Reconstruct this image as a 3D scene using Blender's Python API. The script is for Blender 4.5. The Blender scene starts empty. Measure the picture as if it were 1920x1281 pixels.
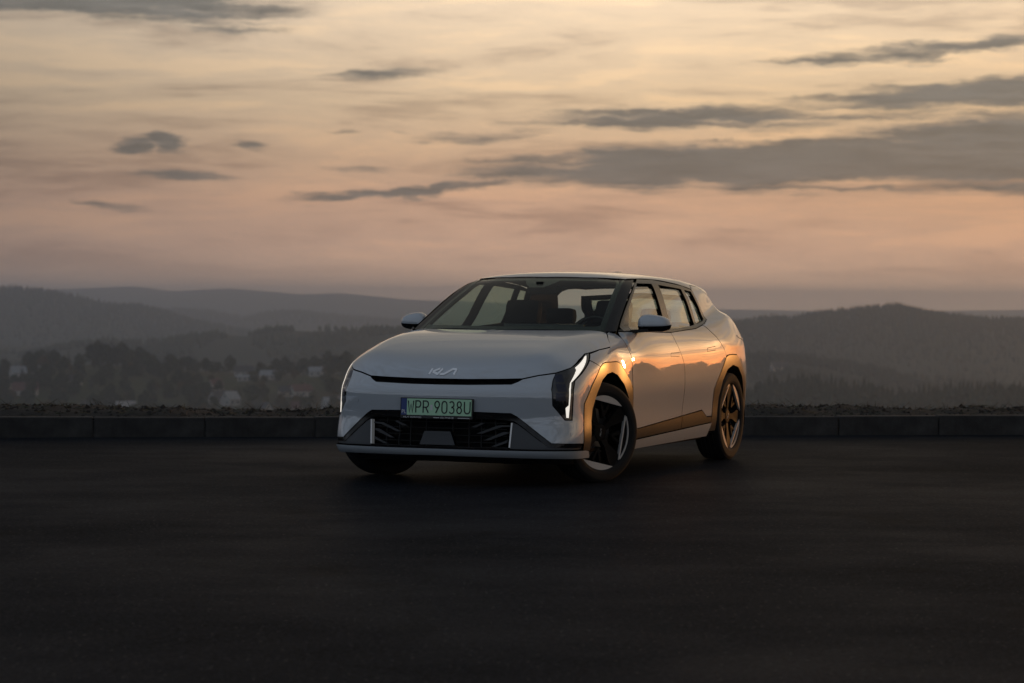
import bpy, bmesh, math, random
import numpy as np
from mathutils import Vector, Matrix
from mathutils.geometry import delaunay_2d_cdt

SC = bpy.context.scene
COL = SC.collection
R = math.radians
random.seed(7)

# ---------------------------------------------------------------- camera
CAM_Z = 1.2328
cam_d = bpy.data.cameras.new('camera')
cam_d.lens = 85.0
cam_d.sensor_width = 36.0
cam_d.clip_start = 0.1
cam_d.clip_end = 60000
cam_d.dof.use_dof = True
cam_d.dof.focus_distance = 16.7
cam_d.dof.aperture_fstop = 4.0
cam = bpy.data.objects.new('camera', cam_d)
COL.objects.link(cam)
cam.rotation_mode = 'XYZ'
_f = Vector((0, math.cos(R(-0.8998)), math.sin(R(-0.8998))))
_r = Vector((1, 0, 0)); _u = _r.cross(_f)
_ro = R(0.3994)
_r2 = _r*math.cos(_ro) + _u*math.sin(_ro); _u2 = _u*math.cos(_ro) - _r*math.sin(_ro)
_m = Matrix((_r2, _u2, -_f)).transposed().to_4x4()
_m.translation = Vector((0, 0, CAM_Z))
cam.matrix_world = _m
SC.camera = cam

# ---------------------------------------------------------------- sun, exposure
SUN_AZ, SUN_EL = 48.0, 5.0          # degrees clockwise from the view axis, above the horizon
sd = bpy.data.lights.new('sun', 'SUN')
sd.energy = 0.5
sd.angle = R(2.4)
sd.color = (1.0, 0.42, 0.10)
sun = bpy.data.objects.new('sun', sd)
COL.objects.link(sun)
SUN_DIR = Vector((math.sin(R(SUN_AZ))*math.cos(R(SUN_EL)), math.cos(R(SUN_AZ))*math.cos(R(SUN_EL)), math.sin(R(SUN_EL))))
sun.rotation_euler = (-SUN_DIR).to_track_quat('-Z', 'Y').to_euler()
vs = SC.view_settings
vs.view_transform = 'Standard'
vs.look = 'None'
vs.exposure = 0.0
vs.gamma = 1.0
vs.use_curve_mapping = False
SC.render.engine = 'CYCLES'
SC.cycles.use_denoising = True
SC.cycles.max_bounces = 8
SC.cycles.transparent_max_bounces = 16
SC.cycles.volume_bounces = 1
SC.cycles.sample_clamp_indirect = 4.0

# ---------------------------------------------------------------- node helper
class NT:
    def __init__(s, tree):
        s.t = tree; s.n = tree.nodes; s.l = tree.links
    def new(s, typ, ins=None, **kw):
        n = s.n.new(typ)
        for k, v in kw.items(): setattr(n, k, v)
        if ins:
            for k, v in ins.items(): s.put(n.inputs[k], v)
        return n
    def put(s, sock, v):
        if isinstance(v, bpy.types.NodeSocket): s.l.new(v, sock)
        elif isinstance(v, bpy.types.Node): s.l.new(v.outputs[0], sock)
        else: sock.default_value = v
    def math(s, op, a, b=0.0, c=None, clamp=False):
        n = s.new('ShaderNodeMath', {0: a, 1: b}, operation=op, use_clamp=clamp)
        if c is not None: s.put(n.inputs[2], c)
        return n.outputs[0]
    def vmath(s, op, a, b=(0, 0, 0)):
        n = s.new('ShaderNodeVectorMath', {0: a}, operation=op)
        if op == 'SCALE': s.put(n.inputs['Scale'], b)
        else: s.put(n.inputs[1], b)
        return n
    def ramp(s, fac, stops, interp='LINEAR'):
        n = s.new('ShaderNodeValToRGB', {'Fac': fac})
        cr = n.color_ramp; cr.interpolation = interp
        while len(cr.elements) < len(stops): cr.elements.new(0.5)
        for e, (p, c) in zip(cr.elements, stops):
            e.position = p; e.color = c if len(c) == 4 else (*c, 1)
        return n.outputs[0]
    def mix(s, fac, a, b, blend='MIX'):
        n = s.new('ShaderNodeMix', data_type='RGBA', blend_type=blend)
        s.put(n.inputs[0], fac); s.put(n.inputs[6], a); s.put(n.inputs[7], b)
        return n.outputs[2]
    def rng(s, v, a, b, c=0.0, d=1.0, kind='SMOOTHSTEP'):
        n = s.new('ShaderNodeMapRange', {0: v, 1: a, 2: b, 3: c, 4: d}, interpolation_type=kind)
        return n.outputs[0]
    def noise(s, vec, scale, detail=4.0, rough=0.55, out=0, **kw):
        n = s.new('ShaderNodeTexNoise', {'Vector': vec, 'Scale': scale, 'Detail': detail, 'Roughness': rough}, **kw)
        return n.outputs[out]

# ---------------------------------------------------------------- sky
world = bpy.data.worlds.new('World')
SC.world = world
world.use_nodes = True
w = NT(world.node_tree)
w.n.clear()
SKY_STRENGTH = 0.1
tc = w.new('ShaderNodeTexCoord')
dirn = w.vmath('NORMALIZE', tc.outputs['Generated']).outputs[0]
sep = w.new('ShaderNodeSeparateXYZ', {0: dirn})
az = w.math('DEGREES', w.math('ARCTAN2', sep.outputs[0], sep.outputs[1]))
el = w.math('DEGREES', w.math('ARCSINE', sep.outputs[2]))
nish = w.new('ShaderNodeTexSky', sky_type='NISHITA', sun_disc=False, sun_elevation=R(SUN_EL), sun_rotation=R(SUN_AZ),
             altitude=400.0, air_density=1.2, dust_density=2.5, ozone_density=1.0)
cosg = w.vmath('DOT_PRODUCT', dirn, tuple(SUN_DIR)).outputs['Value']
gam = w.math('DEGREES', w.math('ARCCOSINE', cosg))
# thin high veil: colour by height over the horizon, brightness by distance from the sun
elr = w.math('POWER', w.math('DIVIDE', w.math('MAXIMUM', el, 0.0), 90.0), 0.5)   # sqrt scale: 1deg=.105 4=.21 7=.279 15=.41 40=.67
veil_w = w.ramp(elr, [(0.0, (1.45, .90, .56)), (.085, (1.12, .67, .42)), (.12, (.92, .54, .345)), (.165, (.80, .455, .275)), (.195, (.80, .49, .285)),
                      (.23, (.93, .645, .385)), (.28, (1.20, .90, .605)), (.41, (.78, .63, .45)), (.66, (.52, .46, .36)), (.85, (.33, .37, .43)), (1.0, (.30, .36, .46))])
veil_c = w.ramp(elr, [(0.0, (.27, .29, .34)), (.2, (.35, .40, .48)), (.4, (.39, .455, .56)), (.7, (.37, .44, .55)), (1.0, (.30, .36, .46))])
side = w.rng(gam, 30.0, 115.0, 1.0, 0.0)
veil = w.mix(side, veil_c, veil_w)
glow = w.rng(gam, 66.0, 44.0, 0.34, 0.88)
glow2 = w.math('MULTIPLY', w.rng(gam, 38.0, 0.0, 0.0, 1.0), w.rng(el, 2.5, 9.0, 1.0, .10))
glow3 = w.math('POWER', w.rng(gam, 14.0, 0.0, 0.0, 1.0), 2.0)
back = w.rng(gam, 72.0, 100.0, 0.0, 0.35)
bright = w.math('ADD', w.math('ADD', glow, back), w.math('ADD', w.math('MULTIPLY', glow2, 1.75), w.math('MULTIPLY', glow3, 5.0)))
warm = w.mix(w.rng(gam, 40.0, 6.0, 0.0, 1.0), (1, 1, 1, 1), w.mix(w.rng(el, 2.0, 11.0), (1.30, .60, .22, 1), (1.02, .90, .74, 1)))
veil = w.mix(1.0, veil, warm, 'MULTIPLY')
bright = w.math('MULTIPLY', bright, w.math('ADD', w.rng(el, 7.5, 16.0, .45, 0.0), w.rng(gam, 30.0, 75.0, .55, 1.0)), clamp=False)
bright = w.math('MAXIMUM', bright, .2)
veil = w.vmath('SCALE', veil, bright).outputs[0]
# streaks: noise drawn out sideways, the same all round the sky
cvec = w.new('ShaderNodeCombineXYZ', {0: w.math('MULTIPLY', az, 0.055), 1: w.math('MULTIPLY', el, 0.42), 2: 0.0}).outputs[0]
warpn = w.noise(cvec, 1.3, 3, 0.5, out=1)
warp = w.vmath('SUBTRACT', warpn, (.5, .5, .5)).outputs[0]
cv2 = w.vmath('ADD', cvec, w.vmath('SCALE', warp, 0.5).outputs[0]).outputs[0]
st1 = w.noise(cv2, 1.9, 8, 0.62)
st2 = w.noise(w.vmath('ADD', cv2, (7.3, 3.1, 0)).outputs[0], 4.5, 6, 0.6)
streak = w.math('ADD', w.math('MULTIPLY', st1, 0.65), w.math('MULTIPLY', st2, 0.35))
low = w.math('MULTIPLY', w.rng(el, 0.0, 1.6, 0.25, 1.0), w.rng(el, 22.0, 45.0, 1.0, .25))
veil = w.mix(w.math('MULTIPLY', w.rng(streak, 0.49, 0.60, 0.0, 0.85), low), veil, w.vmath('MULTIPLY', veil, (.66, .65, .68)).outputs[0])
veil = w.mix(w.math('MULTIPLY', w.rng(streak, 0.50, 0.41, 0.0, 0.8), low), veil, w.vmath('MULTIPLY', veil, (1.22, 1.17, 1.08)).outputs[0])
# cloud bank shapes: each an ellipse in azimuth and elevation with torn edges
def ell(az0, el0, hw, hh, tilt, dens=1.0, soft=1.0):
    return (az0, el0, hw, hh*1.15, tilt, dens, soft)
CLOUDS = [
    ell(7.2, 3.42, 8.6, .50, 2.6, 1.35, .8), ell(13.5, 3.70, 7.0, .80, 2.0, 1.4, .8), ell(4.2, 3.02, 4.2, .26, -3.0, .8), ell(21, 4.2, 9, .9, 1.0, .9),
    ell(4.0, 4.42, 4.0, .26, 1.5, 1.0), ell(11.2, 4.92, 4.6, .36, 3.0, 1.2), ell(8.0, 4.35, 3.5, .22, 2.5, .6),
    ell(10.8, 6.05, 4.6, .20, 4.5, .8), ell(7.2, 5.72, 1.6, .13, 1.0, .7),
    ell(-2.6, 2.64, 2.9, .14, 4.0, 1.1), ell(9.0, 2.72, 3.0, .12, -2.0, .5), ell(11.8, 2.72, 1.5, .16, -3.0, .8),
    ell(-8.9, 3.62, .62, .20, 8.0, .9, .8), ell(-8.2, 3.74, .62, .26, -14.0, .95, .8), ell(-6.25, 3.68, .45, .13, -12.0, .65),
    ell(-7.8, 2.96, 1.32, .13, -1.5, .85), ell(-9.4, 2.23, .95, .11, -6.0, .75),
    ell(-3.1, 5.4, 1.5, .13, 4.0, .7), ell(-9.6, 6.95, 4.5, .42, -2.0, 1.15), ell(-7.2, 6.4, 2.1, .15, 0.0, .6), ell(-12.5, 7.2, 4.0, .6, 0.0, .9),
    ell(-1.0, 3.95, 2.2, .14, 2.0, .55), ell(.6, 3.42, 2.0, .14, 3.0, .7), ell(-3.6, 3.15, 1.0, .08, -2.0, .6), ell(-4.0, 4.05, .5, .06, 0.0, .5),
]
aevec = w.new('ShaderNodeCombineXYZ', {0: az, 1: el, 2: 0.0}).outputs[0]
dn = w.noise(w.new('ShaderNodeMapping', {'Vector': aevec, 'Scale': (.42, 1.5, 1)}).outputs[0], 1.0, 6, 0.62, out=1)
dn2 = w.noise(w.new('ShaderNodeMapping', {'Vector': aevec, 'Scale': (1.6, 5.0, 1)}).outputs[0], 1.0, 5, 0.6, out=1)
dv = w.vmath('MULTIPLY', w.vmath('SUBTRACT', dn, (.5, .5, .5)).outputs[0], (3.2, .75, 0)).outputs[0]
dv2 = w.vmath('MULTIPLY', w.vmath('SUBTRACT', dn2, (.5, .5, .5)).outputs[0], (.7, .25, 0)).outputs[0]
aed = w.vmath('ADD', w.vmath('ADD', aevec, dv).outputs[0], dv2).outputs[0]
aes = w.vmath('ADD', w.vmath('ADD', aevec, w.vmath('SCALE', dv, 0.22).outputs[0]).outputs[0], dv2).outputs[0]
cm = None
for (a0, e0, hw, hh, tl, de, so) in CLOUDS:
    src = aed if hw > 2.0 else aes
    mp = w.new('ShaderNodeMapping', {'Vector': src, 'Location': (a0, e0, 0), 'Rotation': (0, 0, R(tl)), 'Scale': (hw, hh, 1)}, vector_type='TEXTURE')
    ln = w.vmath('LENGTH', mp.outputs[0]).outputs['Value']
    m = w.rng(ln, 1.0 + so*.45, 1.0 - so*.85, 0.0, de*1.1)
    cm = m if cm is None else w.math('MAXIMUM', cm, m)
tear = w.noise(w.new('ShaderNodeMapping', {'Vector': aes, 'Rotation': (0, 0, R(-3)), 'Scale': (.42, 4.6, 1)}).outputs[0], 1.0, 9, 0.64)
wisp = w.noise(w.new('ShaderNodeMapping', {'Vector': aes, 'Rotation': (0, 0, R(-4)), 'Scale': (.16, 7.5, 1)}).outputs[0], 1.0, 7, 0.6)
fray = w.math('ADD', w.math('MULTIPLY', w.math('SUBTRACT', tear, .5), 1.5), w.math('MULTIPLY', w.math('SUBTRACT', wisp, .5), 1.1))
cm = w.rng(w.math('ADD', cm, w.math('MULTIPLY', fray, w.rng(cm, 0.0, .35, 0.0, 1.0))), .06, 1.05)
# the same kind of bank further round and overhead
bank = w.noise(w.vmath('ADD', cv2, (2.2, 9.4, 0)).outputs[0], 0.9, 6, 0.6)
bm_ = w.math('MULTIPLY', w.rng(bank, 0.47, 0.60, 0.0, 0.85), w.rng(w.math('ABSOLUTE', w.math('SUBTRACT', az, 0.0)), 12.5, 20.0, 0.0, 1.0))
bm_ = w.math('MULTIPLY', bm_, w.rng(el, 1.5, 4.0))
cm = w.math('MAXIMUM', cm, bm_)
ctone = w.ramp(elr, [(0.0, (.165, .135, .124)), (.19, (.152, .137, .129)), (.28, (.180, .172, .165)), (.5, (.27, .26, .26)), (1, (.25, .27, .30))])
ctone = w.vmath('SCALE', ctone, w.math('MULTIPLY', w.rng(gam, 75.0, 48.0, 0.62, 1.0), w.rng(gam, 40.0, 8.0, 1.0, 1.9))).outputs[0]
ctone = w.vmath('SCALE', ctone, w.rng(tear, .3, .7, 1.28, .78, 'LINEAR')).outputs[0]
veil = w.mix(w.math('MULTIPLY', cm, .94), veil, ctone)
nscaled = w.mix(0.90, nish.outputs[0], w.vmath('SCALE', veil, 1.0/SKY_STRENGTH).outputs[0])
below = w.rng(sep.outputs[2], -0.002, -0.03, 0.0, 1.0)
nscaled = w.mix(below, nscaled, (.9, .75, .65, 1))
bg = w.new('ShaderNodeBackground', {'Color': nscaled, 'Strength': SKY_STRENGTH})
wo = w.new('ShaderNodeOutputWorld', {'Surface': bg.outputs[0]})

# ---------------------------------------------------------------- materials
MATS = {}
def mat(name, base=(.5, .5, .5), rough=.5, metal=0.0, spec=.5, coat=0.0, coat_r=.03, emit=None, estr=0.0, cior=1.5, var=0.0, vscale=8.0, bump=0.0, bscale=60.0):
    m = bpy.data.materials.new(name); m.use_nodes = True
    t = NT(m.node_tree); b = m.node_tree.nodes['Principled BSDF']
    b.inputs['Base Color'].default_value = (*base, 1)
    b.inputs['Roughness'].default_value = rough
    b.inputs['Metallic'].default_value = metal
    b.inputs['Specular IOR Level'].default_value = spec
    b.inputs['Coat Weight'].default_value = coat
    b.inputs['Coat Roughness'].default_value = coat_r
    b.inputs['Coat IOR'].default_value = cior
    if emit:
        b.inputs['Emission Color'].default_value = (*emit, 1); b.inputs['Emission Strength'].default_value = estr
    oc = t.new('ShaderNodeTexCoord').outputs['Object']
    if var:
        n = t.noise(oc, vscale, 5, .6)
        lo = tuple(c*(1-var) for c in base); hi = tuple(min(1, c*(1+var)) for c in base)
        t.put(b.inputs['Base Color'], t.ramp(n, [(.3, lo), (.7, hi)]))
    if bump:
        n = t.noise(oc, bscale, 4, .6)
        bp = t.new('ShaderNodeBump', {'Height': n, 'Strength': bump, 'Distance': .01})
        t.put(b.inputs['Normal'], bp.outputs[0])
    MATS[name] = m
    return m

def glass(name, tint, ior=1.7, faces=2):
    m = bpy.data.materials.new(name); m.use_nodes = True
    t = NT(m.node_tree); t.n.clear()
    f0 = ((ior-1)/(ior+1))**2
    fc = t.math('POWER', t.new('ShaderNodeLayerWeight', {'Blend': .5}).outputs['Facing'], 5.0)   # Schlick, both faces of the pane
    f1 = t.math('ADD', t.math('MULTIPLY', fc, 1-f0), f0)
    f2 = t.math('DIVIDE', t.math('MULTIPLY', f1, 2.0), t.math('ADD', f1, 1.0)) if faces == 2 else f1
    tr = t.new('ShaderNodeBsdfTransparent', {'Color': (*tint, 1)})
    gl = t.new('ShaderNodeBsdfGlossy', {'Color': (.95, .95, .95, 1), 'Roughness': .012})
    mx = t.new('ShaderNodeMixShader', {0: f2, 1: tr.outputs[0], 2: gl.outputs[0]})
    t.new('ShaderNodeOutputMaterial', {'Surface': mx.outputs[0]})
    MATS[name] = m
    return m

# ---------------------------------------------------------------- mesh helpers
def tag(o, label=None, cat=None, group=None, kind=None):
    if label: o['label'] = label
    if cat: o['category'] = cat
    if group: o['group'] = group
    if kind: o['kind'] = kind
    return o
def obj(name, me, m=None, parent=None, loc=None):
    o = bpy.data.objects.new(name, me); COL.objects.link(o)
    if m is not None and me is not None and len(me.materials) == 0: me.materials.append(m)
    if parent: o.parent = parent
    if loc: o.location = loc
    return o
def empty(name, loc, rz=0.0):
    o = bpy.data.objects.new(name, None); COL.objects.link(o)
    o.location = loc; o.rotation_euler = (0, 0, rz); o.empty_display_size = .3
    return o
def pydata(name, v, f, smooth=False, angle=None):
    me = bpy.data.meshes.new(name); me.from_pydata([tuple(p) for p in v], [], [tuple(q) for q in f]); me.update()
    if smooth: me.polygons.foreach_set('use_smooth', [True]*len(me.polygons))
    if angle is not None and smooth: me.set_sharp_from_angle(angle=R(angle))
    return me
def bm_mesh(name, bm, smooth=False, angle=40):
    bmesh.ops.recalc_face_normals(bm, faces=bm.faces[:])
    me = bpy.data.meshes.new(name); bm.to_mesh(me); bm.free()
    if smooth:
        me.polygons.foreach_set('use_smooth', [True]*len(me.polygons)); me.set_sharp_from_angle(angle=R(angle))
    return me
def box(bm, c, s, rot=None, bev=0.0):
    r = bmesh.ops.create_cube(bm, size=1.0)['verts']
    bmesh.ops.scale(bm, vec=s, verts=r)
    if bev:
        es = list({e for v in r for e in v.link_edges})
        r = bmesh.ops.bevel(bm, geom=es, offset=bev, segments=2, affect='EDGES', profile=.6)['verts']
        r = list(r)
    if rot is not None: bmesh.ops.rotate(bm, cent=(0, 0, 0), matrix=rot, verts=r)
    bmesh.ops.translate(bm, vec=c, verts=r)
    return r
def lathe(prof, n=64, axis='x'):
    """prof: (axial, radius) -> verts, faces (open profile)"""
    v, f = [], []
    for i in range(n):
        a = 2*math.pi*i/n
        for (h, r) in prof:
            v.append((h, r*math.cos(a), r*math.sin(a)))
    k = len(prof)
    for i in range(n):
        j = (i+1) % n
        for q in range(k-1):
            f.append((i*k+q, i*k+q+1, j*k+q+1, j*k+q))
    return v, f

# ---------------------------------------------------------------- setting: lot, kerb, soil
KX = (-4.575, 21.615); KD = Vector((4.842+4.575, 23.307-21.615, 0)).normalized()   # kerb foot line
KN = Vector((-KD.y, KD.x, 0))
def kp(s, n=0.0, z=0.0):
    """point s metres along the kerb line (0 at its middle), n metres behind it"""
    return Vector((.0, 22.44, 0)) + KD*s + KN*n + Vector((0, 0, z))

m = bpy.data.materials.new('asphalt'); m.use_nodes = True
t = NT(m.node_tree); b = m.node_tree.nodes['Principled BSDF']
oc = t.new('ShaderNodeTexCoord').outputs['Object']
big = t.noise(oc, .35, 5, .6)
strk = t.noise(t.new('ShaderNodeMapping', {'Vector': oc, 'Rotation': (0, 0, R(-10)), 'Scale': (1.0, 1.6, 1)}).outputs[0], 1.0, 6, .65)
fine = t.noise(oc, 55.0, 6, .85)
mid = t.noise(oc, 9.0, 5, .65)
v1 = t.math('ADD', t.math('MULTIPLY', big, .65), t.math('MULTIPLY', strk, .35))
colr = t.ramp(v1, [(.36, (.0062, .0080, .0112)), (.64, (.0150, .0186, .0255))])
colr = t.mix(t.rng(fine, .50, .68, 0, .8), colr, (.060, .062, .066, 1))
colr = t.mix(t.rng(mid, .60, .75, 0, .5), colr, (.004, .0045, .005, 1))
grit = t.noise(oc, 34.0, 6, .9)
colr = t.mix(t.rng(grit, .53, .66, 0, .75), colr, (.050, .060, .075, 1))
colr = t.mix(t.rng(grit, .48, .40, 0, .85), colr, (.002, .0022, .0026, 1))
spk = t.new('ShaderNodeTexVoronoi', {'Vector': oc, 'Scale': 30.0})
colr = t.mix(t.rng(spk.outputs['Distance'], .20, .12, 0, t.rng(t.new('ShaderNodeSeparateColor', {0: spk.outputs['Color']}).outputs[0], .72, .85, 0, .8)), colr, (.13, .128, .125, 1))   # bare stones in the wearing course
stain = t.noise(t.vmath('ADD', oc, (13.0, 4.0, 0)).outputs[0], .75, 6, .62)
colr = t.mix(t.rng(stain, .58, .70, 0, .65), colr, (.0055, .006, .007, 1))      # oil and damp patches
crk = t.new('ShaderNodeTexVoronoi', {'Vector': t.vmath('ADD', oc, t.vmath('SCALE', t.noise(oc, 1.1, 5, .6, out=1), .9).outputs[0]).outputs[0], 'Scale': .23}, feature='DISTANCE_TO_EDGE')
colr = t.mix(t.rng(crk.outputs[0], .007, .001, 0, .22), colr, (.003, .003, .0035, 1))   # sealed cracks
t.put(b.inputs['Base Color'], colr)
t.put(b.inputs['Roughness'], t.rng(v1, .35, .65, .66, .52))
b.inputs['Specular IOR Level'].default_value = .008
vor = t.new('ShaderNodeTexVoronoi', {'Vector': oc, 'Scale': 95.0})
hgt = t.math('ADD', t.math('MULTIPLY', vor.outputs['Distance'], .6), t.math('MULTIPLY', fine, .4))
bp = t.new('ShaderNodeBump', {'Height': hgt, 'Strength': .55, 'Distance': .006})
bp2 = t.new('ShaderNodeBump', {'Height': strk, 'Strength': .25, 'Distance': .02, 'Normal': bp.outputs[0]})
t.put(b.inputs['Normal'], bp2.outputs[0])
MATS['asphalt'] = m
vv = []
for s_ in (-70, 70):
    for n_ in (-75, .05): vv.append(kp(s_, n_))
asph = obj('asphalt_lot', pydata('asphalt_lot', vv, [(0, 2, 3, 1)]), m)
tag(asph, 'dark asphalt parking area under the car', 'ground', kind='structure')

mat('kerb_concrete', (.032, .031, .030), .9, var=.55, vscale=5, bump=.5, bscale=40)
kw = empty('kerb_wall', kp(0, 0, 0), math.atan2(KD.y, KD.x))
tag(kw, 'low dark kerb of grey concrete stones along the edge of the lot', 'kerb')
bm = bmesh.new(); box(bm, (0, .075, .06), (.985, .15, .25), bev=.012)
kme = bm_mesh('kerb_stone', bm); kme.materials.append(MATS['kerb_concrete'])
for i in range(-13, 14):
    o = obj('kerb_stone', kme, None, kw)
    o.location = (i*.9985 - .33, random.uniform(-.006, .006), random.uniform(-.006, .004))
    o.rotation_euler = (random.uniform(-.012, .012), random.uniform(-.004, .004), random.uniform(-.006, .006))
bm = bmesh.new(); box(bm, (0, .075, .03), (27.4, .11, .24))
obj('mortar_bed', bm_mesh('mortar_bed', bm), MATS['kerb_concrete'], kw)

from mathutils import noise as mnoise
mat('soil', (.0095, .0085, .0075), .95, var=.6, vscale=6, bump=.8, bscale=25)
mat('dry_stalk', (.085, .07, .05), .9, var=.3)
mat('stone_chip', (.13, .12, .11), .9, var=.3)
mat('weed', (.025, .03, .013), .8, var=.4)
v, f = [], []
NS, NN = 620, 16
def bank_h(s, q):
    base = .165 + .060*math.sin(min(1, q/.55)*math.pi/2) - max(0, q-.9)**1.3*.20
    lump = .040*mnoise.noise(Vector((s*.45, q*.6, 1.3))) + .04*mnoise.noise(Vector((s*1.7, q*2, 4.1))) + .022*mnoise.noise(Vector((s*6, q*6, 2.2))) + .012*mnoise.noise(Vector((s*17, q*17, 7.7)))
    return base + lump*min(1, q/.25)
for i in range(NS):
    s_ = -14 + 28*i/(NS-1)
    for j in range(NN):
        q = .0 + 3.0*(j/(NN-1))**1.5
        p = kp(s_, .14+q, bank_h(s_, q)); v.append(p)
for i in range(NS-1):
    for j in range(NN-1):
        a = i*NN+j; f.append((a, a+NN, a+NN+1, a+1))
bank = obj('soil_bank', pydata('soil_bank', v, f, True), MATS['soil'])
tag(bank, 'bank of rough dark soil piled behind the kerb', 'soil', kind='structure')
# clods, chips and dead stalks strewn over the bank
def scatter_bits(name, n, mt, label, cat, kind):
    v, f = [], []
    rr = random.Random(hash(kind) % 1000 if False else len(kind)*31)
    for _ in range(n):
        s_ = rr.uniform(-13.5, 13.5); q = rr.uniform(.0, 1.2)
        z = bank_h(s_, q); p = kp(s_, .15+q, z); b0 = len(v)
        if kind == 'clod':
            sz = rr.uniform(.006, .026)*(1 if rr.random() < .9 else 1.6)
            for dx, dy, dz in ((1, 0, 0), (-1, 0, 0), (0, 1, 0), (0, -1, 0), (0, 0, 1), (0, 0, -.6)):
                k = sz*rr.uniform(.6, 1.3); v.append(p+Vector((dx*k, dy*k, dz*k*.8)))
            f += [(b0+a, b0+b_, b0+c) for a, b_, c in ((0, 2, 4), (2, 1, 4), (1, 3, 4), (3, 0, 4), (2, 0, 5), (1, 2, 5), (3, 1, 5), (0, 3, 5))]
        else:
            L = rr.uniform(.03, .13); an = rr.uniform(0, 6.28); up = rr.uniform(.0, .9)**2
            d = Vector((math.cos(an), math.sin(an), up)).normalized()*L; wv = d.cross(Vector((0, 0, 1))).normalized()*rr.uniform(.002, .004); uz = Vector((0, 0, .004))
            v += [p-wv, p+wv, p+d+wv*.4+uz, p+d-wv*.4+uz, p+uz*1.5, p+d+uz*1.5]
            f += [(b0, b0+1, b0+2, b0+3), (b0, b0+4, b0+5, b0+3), (b0+1, b0+4, b0+5, b0+2)]
    o = obj(name, pydata(name, v, f), mt); tag(o, label, cat, kind='stuff')
scatter_bits('soil_clods', 5200, MATS['soil'], 'loose clods of dark earth on the soil bank', 'soil', 'clod')
scatter_bits('stone_chips', 330, MATS['stone_chip'], 'small pale stone chips scattered over the soil bank', 'stones', 'clod')
scatter_bits('dead_stalks', 1900, MATS['dry_stalk'], 'dry broken stalks lying on the soil bank', 'stalks', 'stalk')
scatter_bits('weeds', 2400, MATS['weed'], 'low green weeds sprouting on the soil bank', 'weeds', 'stalks2')

# ---------------------------------------------------------------- setting: far hills
RIDGES = {   # distance, half depth, crest line (sideways, height) in metres
 'A': (9000, 1500, [(-3500, 60), (-1907, 34), (-1589, 46), (-1405, 55), (-1272, 38), (-1047, 50), (-781, 30), (-636, 36), (-398, 14), (78, 0), (500, -12), (922, -16), (1300, -20), (1865, -10), (3500, 40)]),
 'B': (4500, 800, [(-2500, 60), (-1400, 40), (-953, 21), (-921, 22), (-854, 14), (-805, 5), (-748, -9), (-688, -10), (-639, -22), (-596, -36), (-506, -53), (-300, -80)]),
 'C': (6000, 700, [(-1300, -50), (-940, -41), (-830, -24), (-742, -29), (-653, -45), (-587, -29), (-521, -28), (-433, -37), (-265, -49), (100, -70)]),
 'D': (2800, 420, [(-1200, -60), (-593, -62), (-552, -60), (-478, -47), (-449, -50), (-408, -47), (-387, -45), (-340, -38), (-305, -39), (-264, -33), (-233, -35), (-198, -33), (-124, -31), (0, -36), (200, -60)]),
 'E': (1600, 330, [(-700, -46), (-339, -46), (-299, -43), (-280, -42), (-222, -45), (-180, -46), (-113, -45), (0, -48), (120, -60)]),
 'F': (3200, 560, [(0, -60), (204, -32), (268, -23), (295, -24), (343, -16), (370, -19), (387, -13), (439, -6), (498, -1), (523, -7), (566, -13), (609, -17), (673, -19), (1200, 10)]),
 'G': (2200, 330, [(0, -70), (120, -52), (211, -46), (236, -44), (255, -46), (296, -52), (319, -56), (350, -64), (500, -80)]),
 'H': (1400, 180, [(20, -70), (136, -49), (190, -49), (200, -50), (226, -56), (239, -54), (269, -51), (295, -48), (420, -40)]),
}
RN = {}
for k, (dd, hw, pts) in RIDGES.items():
    a = np.array(pts, float); RN[k] = (dd, hw, a[:, 0], a[:, 1])
def terrain(x, y):
    """height of the land at x, y (arrays)"""
    r = np.hypot(x, y)
    base = np.full_like(x, -84.0)
    fall = np.clip((y-22)/700.0, 0, 1)
    z = -.1 - 84*(1-(1-fall)**2)
    z = np.where(y < 22, -.35 - 0*x, z)
    z = np.maximum(z, base)
    # the hilltop runs on to the right of the lot before it drops
    m_ = np.clip((x-(.30*y+10))/(.15*np.abs(y)+20), 0, 1); m_ = m_*m_*(3-2*m_)*np.clip((800-y)/350, 0, 1)
    z = np.where(y > 22, z*(1-m_) - .4*m_, z)
    for k, (dd, hw, xs, zs) in RN.items():
        yy = np.maximum(y, 1.0)
        crest = np.interp(x*dd/yy if False else x, xs, zs)
        g = np.exp(-((y-dd)/hw)**2)
        front = np.clip((y-300)/500, 0, 1)
        zz = -84 + (crest+84)*g
        z = np.where(y > 300, np.maximum(z, zz), z)
    wob = 1.2*np.sin(x*.013+y*.004)+.9*np.sin(x*.031-y*.011+1.7)
    return z + wob*np.clip((y-500)/600, 0, 1)*np.clip((4000-y)/2000+.4, 0, 1)
v, f = [], []
ys = np.concatenate([np.linspace(22.6, 300, 14), np.linspace(330, 1000, 24), np.linspace(1020, 3800, 110), np.linspace(3850, 7000, 50), np.linspace(7100, 12500, 34)])
ts = np.concatenate([np.linspace(-1.6, -.34, 14), np.linspace(-.32, .32, 190), np.linspace(.34, 1.6, 14)])
X = np.outer(ys, ts); Y = np.repeat(ys[:, None], len(ts), 1)
X = X + np.sign(ts)[None, :]*0
Z = terrain(X.ravel(), Y.ravel()).reshape(X.shape)
Z[0, :] = -.12; X[0, :] = ts*30
vv = np.stack([X, Y, Z], -1).reshape(-1, 3)
nt_ = len(ts)
for i in range(len(ys)-1):
    for j in range(nt_-1):
        a = i*nt_+j; f.append((a, a+1, a+nt_+1, a+nt_))
m = bpy.data.materials.new('fields'); m.use_nodes = True
t = NT(m.node_tree); b = m.node_tree.nodes['Principled BSDF']
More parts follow.
